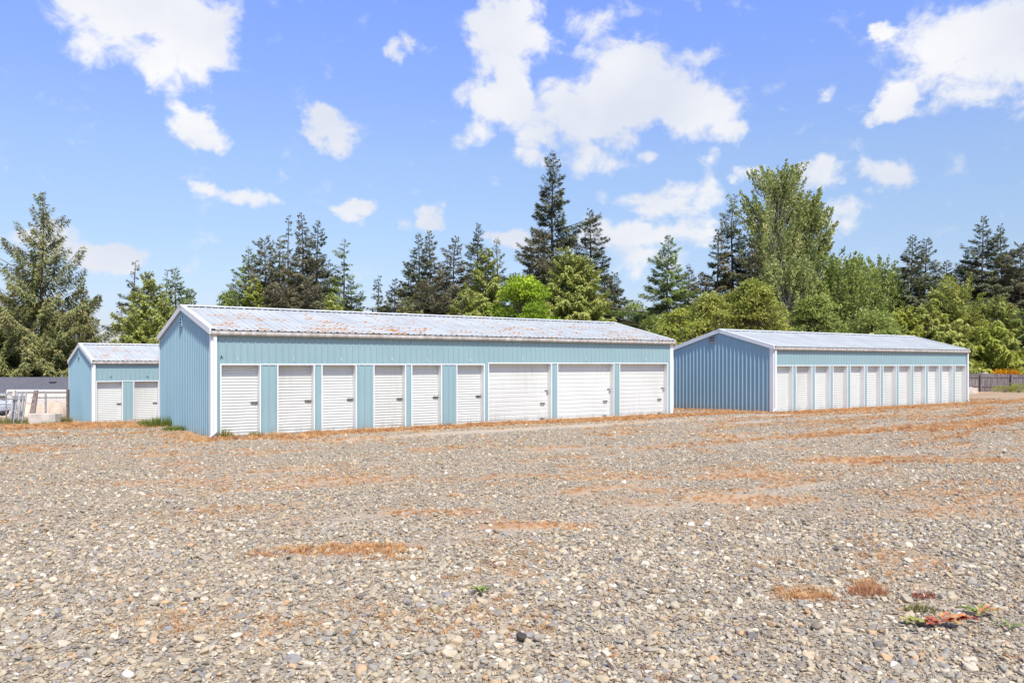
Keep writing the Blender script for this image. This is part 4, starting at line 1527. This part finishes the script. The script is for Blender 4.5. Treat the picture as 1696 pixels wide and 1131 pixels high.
# ------------------------------------------------------------------ left background: house, fence, blocks
m = Mat('asphalt_shingles', .9)
v = m.coord('Object')
m.color(m.mix(m.step(m.noise(v, 6, 6, .7), .3, .7), (0.085, 0.085, 0.095), (0.15, 0.145, 0.155)))
M['shingle'] = m.m
M['house_white'] = simple('cream_siding', (0.72, 0.66, 0.58), .8, 0, .05, 1)
m = Mat('brick_siding', .9)
v = m.coord('Object')
bk = m.n('ShaderNodeTexBrick')
bk.inputs['Color1'].default_value = (0.32, 0.20, 0.17, 1)
bk.inputs['Color2'].default_value = (0.40, 0.27, 0.23, 1)
bk.inputs['Mortar'].default_value = (0.42, 0.36, 0.32, 1)
bk.inputs['Scale'].default_value = 3
mpb = m.n('ShaderNodeMapping')
mpb.inputs['Rotation'].default_value = (R(90), 0, 0)
m.l(v, mpb.inputs[0])
m.l(mpb.outputs[0], bk.inputs['Vector'])
m.l(bk.outputs['Color'], m.b.inputs['Base Color'])
M['brick'] = m.m
M['glass'] = Mat('window_glass', .15).color((0.12, 0.14, 0.16)).m
M['tan'] = simple('tan_tarpaulin', (0.62, 0.47, 0.34), .8, 0, .12, 1.5)
M['weathered'] = simple('weathered_wood', (0.22, 0.17, 0.15), .95, 0, .4, 8)
M['carwhite'] = simple('white_car_paint', (0.72, 0.73, 0.75), .3, 0, .03, 1)
M['rubber'] = simple('tyre_rubber', (0.03, 0.03, 0.032), .8)

hz0 = gz(-40, 66)
house = empty('house', (-40, 64, hz0), 0, 'low house with dark grey shingle roof at the far left behind the fence', 'house')
LX0, LX1 = -22.0, 6.8
ez = 0.0 - hz0
mb = MB()
mb.box(LX0, -0.9, 1.2, 1.4, 0, ez - .25)
mb.build('brick_wall', M['brick'], house)
mb = MB()
mb.box(-0.9, LX1, 0.0, 0.2, 0, ez - .0)
mb.box(-1.0, -0.9, 0.0, 1.4, 0, ez - .0)
mb.box(LX1 - .2, LX1, 0.5, 8.0, 0, ez + .4)
mb.build('cream_wall', M['house_white'], house)
mb = MB()
rz = 1.0 - hz0
mb.prism([(LX0, 0.9, ez - .30), (LX0, 4.6, rz), (LX0, 9.6, ez - .3), (LX0, 9.6, ez - .45), (LX0, 4.6, rz - .15), (LX0, 0.9, ez - .42)], (-0.85 - LX0, 0, 0))
mb.prism([(-0.85, -.05, ez + .03), (-0.85, 4.6, rz + .003), (-0.85, 9.6, ez - .29), (-0.85, 9.6, ez - .44), (-0.85, 4.6, rz - .14), (-0.85, -.05, ez - .06)], (LX1 + .3 + .85, 0, 0))
rf = mb.build('roof', M['shingle'], house)
mb = MB()
mb.box(3.9, 4.9, 5.2, 5.8, rz - .4, rz + .25)
mb.build('chimney', M['brick'], rf)
mb = MB()
mb.tube((0.7, 5, rz - .4), (.7, 5, rz + .22), .07)
mb.build('vent_pipe', M['galv'], rf)
mb = MB()
mb.box(1.2, 1.6, 2.2, 2.6, ez + .35, ez + .65)
mb.box(1.6, 2.1, 2.3, 2.5, ez + .38, ez + .50)
mb.build('roof_vent', M['dark'], rf)
mb = MB()
mb.box(LX0, -.88, 0.84, .9, ez - .47, ez - .28)
mb.box(-.86, LX1 + .3, -.10, -.05, ez - .10, ez + .07)
mb.build('fascia', M['white'], house)
for (a, b) in ((-4.1, -2.3), (-8.6, -6.0)):
    mb = MB()
    z0w, z1w = ez - 1.65, ez - .75
    mb.box(a, b, 1.12, 1.19, z0w, z0w + .07)
    mb.box(a, b, 1.12, 1.19, z1w - .07, z1w)
    mb.box(a, a + .07, 1.12, 1.19, z0w + .07, z1w - .07)
    mb.box(b - .07, b, 1.12, 1.19, z0w + .07, z1w - .07)
    mb.box((a + b) / 2 - .1, (a + b) / 2 - .02, 1.12, 1.19, z0w + .07, z1w - .07)
    w_ = mb.build('window', M['white'], house)
    mb = MB()
    mb.box(a + .07, b - .07, 1.15, 1.18, z0w + .07, z1w - .07)
    mb.build('window_pane', M['glass'], w_)

# tarp covered pile
tx, ty = G(92, 690, -1.4)
tz = gz(-33, 55)
rr = np.random.RandomState(3)
gxn, gyn = 26, 12
V_, F_ = [], []
for j in range(gyn):
    for i in range(gxn):
        u, w_ = i / (gxn - 1), j / (gyn - 1)
        zz = 2.75 * min(1, min(u, 1 - u) * 14) ** .5 * min(1, min(w_, 1 - w_) * 6) ** .6
        zz *= 1 + .05 * math.sin(u * 17 + w_ * 5) - .04 * math.sin(u * 5)
        V_.append((-36.0 + u * 5.2 + .05 * math.sin(j * 2.1 + i), 54 + w_ * 3.2 + .06 * math.sin(i * 1.7), tz + zz * .92 - .1))
for j in range(gyn - 1):
    for i in range(gxn - 1):
        a = j * gxn + i
        F_.append((a, a + 1, a + 1 + gxn, a + gxn))
mb = MB()
mb.v, mb.f = V_, F_
tp_ = mb.build('tarp_covered_pile', M['tan'], smooth=True)
tag(tp_, 'tan tarpaulin draped over a pile behind the wire fence', 'tarpaulin')

FY = 38.5          # depth of the wire fence line


def fx(px, Z=FY):
    return (px - 848) / 1308 * Z


def wire_panel(mb, xa, xb, za, zb, y, pitch=.16, r=.0045):
    n = int((xb - xa + zb - za) / pitch) + 1
    H_ = zb - za
    for k in range(n):
        s = xa - H_ + k * pitch
        x0, x1 = max(s, xa), min(s + H_, xb)
        if x1 > x0:
            mb.tube((x0, y, za + (x0 - s)), (x1, y, za + (x1 - s)), r, n=3)
            mb.tube((x0, y + .006, zb - (x0 - s)), (x1, y + .006, zb - (x1 - s)), r, n=3)


def fz(py, Z=FY):
    return 2.1 - (py - 603.5) * Z / 1308


g0 = gz(fx(75), FY)
fence = empty('chain_link_fence', (0, 0, 0), 0, 'wire mesh fence with pipe posts between the leaning gates and the small blue building', 'fence')
mb = MB()
mb.tube((fx(52), FY, fz(658.5)), (fx(112), FY, fz(658)), .03)
mb.build('rail', M['galv'], fence)
mb = MB()
wire_panel(mb, fx(57), fx(112), g0, fz(658.5), FY)
mb.build('wire_mesh', M['galv'], fence)
for px_, top in ((75.5, 652), (57, 655)):
    mb = MB()
    mb.tube((fx(px_), FY, g0 - .2), (fx(px_), FY, fz(top)), .045)
    mb.tube((fx(px_), FY, fz(top) - .02), (fx(px_) - .06, FY - .05, fz(top) + .16), .018)
    mb.build('post', M['galv'], fence)
mb = MB()
mb.box(fx(111.3), fx(113.2), FY - .1, FY + .1, g0 - .2, fz(645))
mb.build('wooden_post', M['weathered'], fence)

gate = empty('pipe_gate', (0, 0, 0), 0, 'grey pipe gate with three rails at the far left edge', 'gate')
gy = FY - .4
gg = gz(fx(5), gy)
mb = MB()
for yy in (653, 660.5, 669.5):
    mb.tube((fx(-60), gy, fz(yy, gy)), (fx(28), gy, fz(yy, gy)), .028)
mb.build('rail', M['galv'], gate)
mb = MB()
wire_panel(mb, fx(-60), fx(28), gg + .05, fz(653, gy), gy)
mb.build('wire_mesh', M['galv'], gate)
for px_ in (-60, -26, 6, 19):
    mb = MB()
    mb.tube((fx(px_), gy, gg - .1), (fx(px_), gy, fz(651 if px_ != 6 else 660, gy)), .035)
    mb.build('post', M['galv'], gate)
mb = MB()
mb.tube((fx(-6), gy, fz(652, gy)), (fx(5), gy, fz(660.5, gy)), .03)
mb.build('brace', M['galv'], gate)

# leaning slab, poles and panel frames
sl = MB()
sl.prism([(fx(28.5), FY - .6, gg - .1), (fx(32.5), FY - .6, gg - .1), (fx(31), FY - .3, fz(646)), (fx(27.5), FY - .3, fz(646))], (0, .12, 0))
tag(sl.build('concrete_post', M['concrete']), 'pale tapered concrete post at the right end of the pipe gate', 'post')
sl = MB()
sl.prism([(fx(34), FY - .2, gg - .1), (fx(40), FY - .2, gg - .1), (fx(38.5), FY, fz(655)), (fx(35), FY, fz(648)), (fx(34), FY, fz(652))], (0, .1, 0))
tag(sl.build('propped_board', M['concrete']), 'pale pointed board propped between the pipes', 'board')
lg = empty('leaning_gate', (0, 0, 0), 0, 'narrow grey pipe gate frame propped upright beside the brown board', 'gate')
for a, yt in ((40, 648), (47, 648), (54, 648), (34.5, 655)):
    mb = MB()
    mb.tube((fx(a + .8), FY - .9, gg - .1), (fx(a), FY - .5, fz(yt)), .04)
    mb.build('upright', M['galv'], lg)
mb = MB()
for yy in (655.5, 659.5, 679):
    mb.tube((fx(33), FY - .7, fz(yy)), (fx(55), FY - .7, fz(yy)), .026)
mb.build('rail', M['galv'], lg)
mb = MB()
wire_panel(mb, fx(34.5), fx(54.5), gg, fz(655), FY - .65, .1)
mb.build('wire_mesh', M['galv'], lg)
sl = MB()
sl.prism([(fx(58.5), FY - .5, fz(684)), (fx(67), FY - .5, fz(684)), (fx(64), FY - .1, fz(646)), (fx(58.3), FY - .1, fz(646))], (0, .1, 0))
tag(sl.build('wooden_board', M['weathered']), 'brown weathered board leaning above the long pale block', 'board')


def block(x0, x1, y0, y1, z0, z1, label, notch=False):
    mb = MB()
    c = .03
    mb.box(x0, x1, y0, y1, z0, z1)
    if notch:
        mb.box((x0 + x1) / 2 - .12, (x0 + x1) / 2 + .12, y0 + .15, y1 - .15, z1 + .001, z1 + .05)
    o = mb.build('concrete_block', M['concrete'], bevel=c)
    tag(o, label, 'concrete block', 'concrete blocks around the yard')
    return o


bz = 38.0
block(fx(57, bz), fx(101, bz), bz - .5, bz + .1, gz(fx(80, bz), bz) - .05, fz(684, bz), 'long pale concrete block left of the small blue building')
block(fx(14, 40), fx(27, 40), 40, 40.6, gz(fx(20, 40), 40) - .05, fz(683.5, 40), 'short pale concrete block behind the pipe gate')

# white parked car beyond the gate (only its front reaches into the picture)
cz = gz(-29, 43)
car = empty('parked_car', (fx(16, 43.5), 43.5, cz), 0, 'white car parked behind the gate at the far left edge', 'car')
prof = [(0, .35), (-.02, .62), (-.15, .78), (-1.25, .92), (-1.9, 1.38), (-3.3, 1.42), (-4.1, .98), (-4.5, .9), (-4.55, .4), (-3.95, .3), (-3.9, .45), (-3.7, .6), (-3.45, .6), (-3.25, .45), (-3.2, .28), (-1.25, .28), (-1.2, .45), (-1.0, .62), (-.75, .62), (-.55, .45), (-.5, .3)]
mb = MB()
mb.prism([(x, -.85, z) for x, z in prof][::-1], (0, 1.7, 0))
mb.build('body', M['carwhite'], car, bevel=.05)
mb = MB()
mb.prism([(-1.45, -.856, .95), (-1.95, -.856, 1.33), (-2.5, -.856, 1.36), (-2.5, -.856, .95)][::-1], (0, 1.712, 0))
mb.prism([(-2.58, -.856, .95), (-2.58, -.856, 1.36), (-3.3, -.856, 1.37), (-3.75, -.856, .98)][::-1], (0, 1.712, 0))
mb.build('side_window', M['glass'], car)
for wx in (-.88, -3.58):
    for sy in (-.87, .65):
        mb = MB()
        mb.tube((wx, sy, .31), (wx, sy + .22, .31), .31, n=20)
        w_ = mb.build('wheel', M['rubber'], car)
        mb = MB()
        mb.tube((wx, sy - .01, .31), (wx, sy + .01, .31), .19, n=16)
        mb.build('rim', M['galv'], w_)

# ------------------------------------------------------------------ right background: wooden fence, block, blossoming shrubs
m = Mat('grey_fence_boards', .95)
v = m.coord('Object')
f1 = m.noise(m.coord('Object', scale=(5, 5, .5)), 2, 5, .7)
m.color(m.ramp(m.step(f1, .25, .75), [(0, (0.10, 0.085, 0.085)), (.5, (0.19, 0.16, 0.16)), (1, (0.33, 0.29, 0.27))]))
M['fenceboard'] = m.m
fen = empty('board_fence', (0, 0, 0), 0, 'weathered grey-brown board fence at the far right beyond the yard', 'fence')
rnd = random.Random(4)
ZF = 67.0


def fpt(t):                        # runs gently towards the camera to the right
    return Vector((32 + t, ZF - t * .12, 0))


mb = MB()
t = 0
while t < 34:
    p = fpt(t)
    w = rnd.uniform(.13, .16)
    g_ = gz(p.x, p.y)
    q = fpt(t + w - .012)
    h = 1.46 + .10 * math.sin(t * .35) + rnd.uniform(-.03, .03) + (0.12 if 11 < t else 0)
    dy = rnd.uniform(-.012, .012)
    mb.prism([(p.x, p.y + dy, g_ - .1), (q.x, q.y + dy, g_ - .1), (q.x, q.y + dy, g_ + h), (p.x, p.y + dy, g_ + h)], (0, .02, 0))
    t += w
mb.build('boards', M['fenceboard'], fen)
mb = MB()
for hh in (.4, 1.2):
    a, b = fpt(0), fpt(34)
    mb.prism([(a.x, a.y - .05, gz(a.x, a.y) + hh), (b.x, b.y - .05, gz(b.x, b.y) + hh), (b.x, b.y - .05, gz(b.x, b.y) + hh + .09), (a.x, a.y - .05, gz(a.x, a.y) + hh + .09)], (0, .034, 0))
mb.build('rail', M['fenceboard'], fen)
for k in range(15):
    p = fpt(k * 2.4)
    mb = MB()
    g_ = gz(p.x, p.y)
    mb.box(p.x - .06, p.x + .06, p.y - .18, p.y - .06, g_ - .1, g_ + 1.5)
    mb.build('post', M['fenceboard'], fen)
bx0, bx1 = (1596 - 848) / 1308 * 60, (1615.5 - 848) / 1308 * 60
block(bx0, bx1, 59.6, 60.3, gz(35, 60) - .05, gz(35, 60) + .42, 'cream concrete block at the foot of the board fence, right', True)
mb = MB()
wx_ = (1632 - 848) / 1308 * 67.4
mb.prism([(wx_ - .35, 67.4, 0.6), (wx_ + .35, 67.4, .6), (wx_ + .35, 67.4, 1.3), (wx_ - .05, 67.4, 1.42), (wx_ - .35, 67.4, 1.3)], (0, .8, 0))
mb.box(wx_ - .3, wx_ + .3, 67.5, 68.1, -.4, .6)
tag(mb.build('storage_box', M['carwhite']), 'small white box just showing over the board fence', 'box')


def shrub(name, label, x, y, z, rx, ry, h, n, mat, seed, leaf=.10, cat='shrub', group=None, tint=(0.2, 1.0)):
    r = np.random.RandomState(seed)
    u = r.normal(size=(n, 3))
    u /= np.linalg.norm(u, axis=1)[:, None]
    rad = r.uniform(.35, 1, n) ** .6
    lump = 1 + .25 * np.sin(u[:, 0] * 6 + seed) * np.cos(u[:, 1] * 5) + .15 * np.sin(u[:, 2] * 11)
    C = u * (rad * lump)[:, None] * np.array([rx, ry, h * .5]) + np.array([0, 0, h * .45])
    D = u + np.array([0, 0, .5]) + r.normal(0, .4, (n, 3))
    V1, Q1 = kites(C, D, r.normal(size=(n, 3)), leaf * r.uniform(.6, 1.5, n), leaf * .5 * r.uniform(.6, 1.3, n))
    root = empty(name, (x, y, z), 0, label, cat, group)
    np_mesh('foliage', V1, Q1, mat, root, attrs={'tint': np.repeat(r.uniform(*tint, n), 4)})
    W1 = np.stack([r.uniform(-.6, .6, 9) * rx, r.uniform(-.6, .6, 9) * ry, r.uniform(.4, .75, 9) * h], 1)
    Vs, Qs = prisms(np.zeros((9, 3)), W1, np.full(9, .02), np.full(9, .006), 4)
    np_mesh('stem', Vs, Qs, BM['bark'], root)
    return root


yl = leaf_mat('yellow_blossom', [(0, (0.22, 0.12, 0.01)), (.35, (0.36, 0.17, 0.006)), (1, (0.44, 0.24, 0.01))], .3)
for k, (px_, pt, w, lab) in enumerate(((1666, 609.5, 1.25, 'largest orange-yellow blossoming shrub over the board fence'),
                                       (1651, 614.5, .55, 'low orange-yellow shrub left of the largest blossoming one'),
                                       (1682, 612, .45, 'small orange-yellow shrub right of the largest blossoming one'))):
    x_ = (px_ - 848) / 1308 * 66.8
    top = 2.1 - (pt - 603.5) * 66.8 / 1308
    g_ = gz(x_, 66.8)
    shrub('blossoming_shrub', lab, x_, 66.8, g_, w, .45, top - g_, 2600, yl, 30 + k, .13, 'shrub')
for k, (px_, Z, w, h, lab) in enumerate(((1612, 69, 1.2, 2.9, 'bright green shrub rising behind the left end of the board fence'),
                                         (1640, 71, 1.4, 2.6, 'green shrub behind the board fence next to the white box'),
                                         (1664, 63.2, 1.1, .55, 'low green weeds at the foot of the board fence'),
                                         (1688, 62.5, .8, .75, 'low green weeds at the foot of the fence by the right edge'))):
    x_ = (px_ - 848) / 1308 * Z
    shrub('green_shrub', lab, x_, Z, gz(x_, Z), w, .7, h, 2600 if h > 1 else 900, LM['bright_cedar'], 40 + k, .14 if h > 1 else .09)

# ------------------------------------------------------------------ weeds
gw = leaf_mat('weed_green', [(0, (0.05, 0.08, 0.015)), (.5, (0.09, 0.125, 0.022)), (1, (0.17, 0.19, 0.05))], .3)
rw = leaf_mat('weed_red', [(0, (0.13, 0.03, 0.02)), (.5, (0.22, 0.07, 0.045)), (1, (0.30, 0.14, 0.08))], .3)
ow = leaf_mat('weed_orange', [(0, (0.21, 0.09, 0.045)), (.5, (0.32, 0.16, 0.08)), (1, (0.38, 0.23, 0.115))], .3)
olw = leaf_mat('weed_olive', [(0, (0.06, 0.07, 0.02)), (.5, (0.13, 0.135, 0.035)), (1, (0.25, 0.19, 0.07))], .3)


def blades(name, label, px, py, w, h, n, mat, seed, z=None, Z=None, cat='weed', spread=.5, bw=.010, group=None):
    r = np.random.RandomState(seed)
    if Z is None:
        x, y = G(px, py, 0)
        y += 0.0
    else:
        x, y = (px - 848) / 1308 * Z, Z
    a = r.uniform(0, 6.28, n)
    rad = np.sqrt(r.rand(n))
    C = np.stack([np.cos(a) * rad * w, np.sin(a) * rad * w * .6, np.full(n, -.01)], 1)
    D = np.stack([np.cos(a) * rad * spread + r.normal(0, .25, n), np.sin(a) * rad * spread + r.normal(0, .25, n), np.ones(n)], 1)
    ln = h * r.uniform(.5, 1.1, n) * (1.1 - .5 * rad)
    V1, Q1 = kites(C, D, r.normal(size=(n, 3)), ln, np.full(n, bw) * r.uniform(.6, 1.4, n), .08)
    o = np_mesh(name, V1, Q1, mat, attrs={'tint': np.repeat(r.uniform(0, 1, n), 4)})
    o.location = (x, y, gz(x, y))
    tag(o, label, cat, group)
    return o


blades('grass_tuft', 'tall green grass tuft at the back foot of the long building end wall', 268, 0, .75, .42, 900, gw, 1, Z=26.9, cat='grass', bw=.018)
blades('grass_tuft', 'smaller green grass tuft against the long building end wall', 290, 0, .38, .26, 400, gw, 2, Z=25.0, cat='grass', bw=.016)
blades('weed_plant', 'olive weed at the left foot of the first wide-row door of the long building', 371, 0, .22, .34, 170, olw, 3, Z=22.55, bw=.02)
blades('weed_plant', 'small olive weed at the right side of the first roll-up door', 421, 0, .16, .22, 90, olw, 4, Z=23.1, bw=.02)
blades('weed_plant', 'dry straw weeds between the small blue building and the pale block', 107, 0, .30, .55, 200, olw, 5, Z=38.2, bw=.022)
blades('weed_plant', 'yellow-green weeds at the foot of the pipe gate', 12, 0, 1.1, .42, 700, olw, 6, Z=37.6, bw=.022)
blades('weed_plant', 'green weeds in front of the long pale block', 82, 0, .6, .26, 300, gw, 7, Z=37.3, bw=.02)
blades('weed_plant', 'upright coral-red grass weed in the gravel, right foreground', 1438, 985, .17, .17, 420, ow, 8, bw=.006)
blades('weed_plant', 'patch of pale orange dead weeds in the right foreground', 1345, 992, .42, .07, 320, ow, 9, bw=.006)
blades('weed_plant', 'orange straw tuft in the gravel at the middle of the foreground', 600, 925, .72, .075, 520, ow, 10, bw=.006)
blades('weed_plant', 'small orange tuft left of the middle straw tuft', 432, 922, .20, .09, 200, ow, 12, bw=.007)
blades('weed_plant', 'green weed with pink stalks behind the big red and green leaves', 1522, 1013, .13, .10, 200, olw, 13, bw=.009)
blades('weed_plant', 'pink-red sprig just above the green weed with stalks', 1530, 990, .11, .10, 110, rw, 14, bw=.010)
blades('weed_plant', 'red grass sprig at the bottom edge right of the middle', 1062, 1112, .10, .06, 130, rw, 15, bw=.006)
blades('weed_plant', 'orange tuft at the bottom edge right of the red sprig', 1100, 1128, .12, .07, 120, ow, 16, bw=.006)
blades('weed_plant', 'small orange tuft near the right edge at the bottom', 1680, 1095, .10, .07, 110, ow, 17, bw=.006)
blades('weed_plant', 'tiny green seedling left of the low green weed', 735, 1008, .05, .05, 50, olw, 18, bw=.007)


def rosette(name, label, px, py, w, n, mats, seed, llen, lwid, rise=.35, aspect=.55, lift=0.0, part='leaf', spec=None):
    """low plant of broad curved leaves, each leaf a part"""
    r = np.random.RandomState(seed)
    x, y = G(px, py)
    root = empty(name, (x, y, gz(x, y) + .025 + lift), 0, label, 'weed')
    for k in range(n):
        a = r.uniform(0, 6.28) if n > 12 else (k * 2.4 + r.normal(0, .3))
        L_ = llen * r.uniform(.7, 1.25)
        W_ = lwid * r.uniform(.7, 1.2)
        st = np.array([math.cos(a) * w * .25 * r.rand(), math.sin(a) * w * .2 * r.rand(), r.uniform(0, .015)])
        if spec:
            ox, oy, a, L_, W_ = spec[k]
        d = np.array([math.cos(a), math.sin(a) * (1 if spec else aspect), 0])
        d /= np.linalg.norm(d)
        if spec:
            st = np.array([ox, oy, .01 + .006 * k])
        sd_ = np.array([-d[1], d[0], 0])
        mb = MB()
        NS, NW = 8, 4
        for i in range(NS + 1):
            s = i / NS
            wv = W_ * .5 * math.sin(min(1, s * .93 + .07) * math.pi) ** .7
            zc = rise * L_ * math.sin(s * 2.4) * (1 + .1 * math.sin(k)) + .006
            for j in range(-NW // 2, NW // 2 + 1):
                t = j / (NW / 2)
                p = st + d * L_ * s + sd_ * wv * t
                ruff = .12 * W_ * math.sin(s * 16 + k * 2 + j) * abs(t)
                mb.v.append((p[0], p[1], st[2] + zc + abs(t) * wv * .35 + ruff))
        m_ = NW + 1
        for i in range(NS):
            for j in range(NW):
                q = i * m_ + j
                mb.f.append((q, q + 1, q + m_ + 1, q + m_))
        mb.build(part, mats[k % len(mats)], root, smooth=True)
    return root


def solidleaf(name, a, b, sc=14):
    m = Mat(name, .6, spec=.3)
    f = m.noise(m.coord('Object'), sc, 4, .6)
    m.color(m.mix(m.step(f, .4, .6), a, b))
    return m.m


lg1 = solidleaf('leaf_lime', (0.20, 0.23, 0.035), (0.38, 0.33, 0.11))
lr1 = solidleaf('leaf_red', (0.34, 0.05, 0.035), (0.40, 0.17, 0.08))
lo1 = solidleaf('leaf_orange', (0.50, 0.17, 0.07), (0.50, 0.33, 0.12))
lgr = solidleaf('leaf_green', (0.11, 0.17, 0.03), (0.22, 0.28, 0.07))
DOCK = [(-.02, .02, 3.05, .22, .10), (-.10, .05, 2.85, .17, .09), (.0, .0, 3.5, .13, .075), (.0, .03, 1.9, .13, .08), (.02, .0, 2.6, .12, .07), (.03, .02, -.35, .14, .07), (.06, .0, -.95, .12, .065), (.07, .03, -.12, .22, .085), (.14, .0, -.25, .16, .08), (.04, .05, .5, .13, .06)]
rosette('dock_plant', 'large red, orange and lime leaves lying flat on the gravel at the lower right', 1555, 1042, .2, 10, [lg1, lg1, lr1, lr1, lr1, lr1, lo1, lo1, lr1, lo1], 4, .20, .075, .13, .28, spec=DOCK, lift=-.02)
rosette('weed_plant', 'olive and brown weed right behind the big red and green leaves', 1622, 1022, .12, 12, [lgr, lg1, lo1], 6, .14, .035, .22, .5)
rosette('weed_plant', 'low bright green weed in the middle foreground', 795, 988, .1, 22, [lgr, lg1, lgr], 7, .075, .026, .45, .6)
rosette('weed_plant', 'thin green leaves at the lower right edge', 1672, 1045, .1, 6, [lgr], 8, .13, .022, .2, .5)

rk = stone_protos[3].data.copy()
rk.materials.clear()
rk.materials.append(simple('dark_rock', (0.06, 0.045, 0.035), .7, 0, .3, 8))
o = bpy.data.objects.new('dark_stone', rk)
COL.objects.link(o)
x, y = G(863, 1066)
o.location = (x, y, gz(x, y) + .05)
o.scale = (.12, .09, .11)
o.rotation_euler = (R(60), .1, .2)
tag(o, 'dark brown stone standing on edge in the bottom middle of the gravel', 'stone')
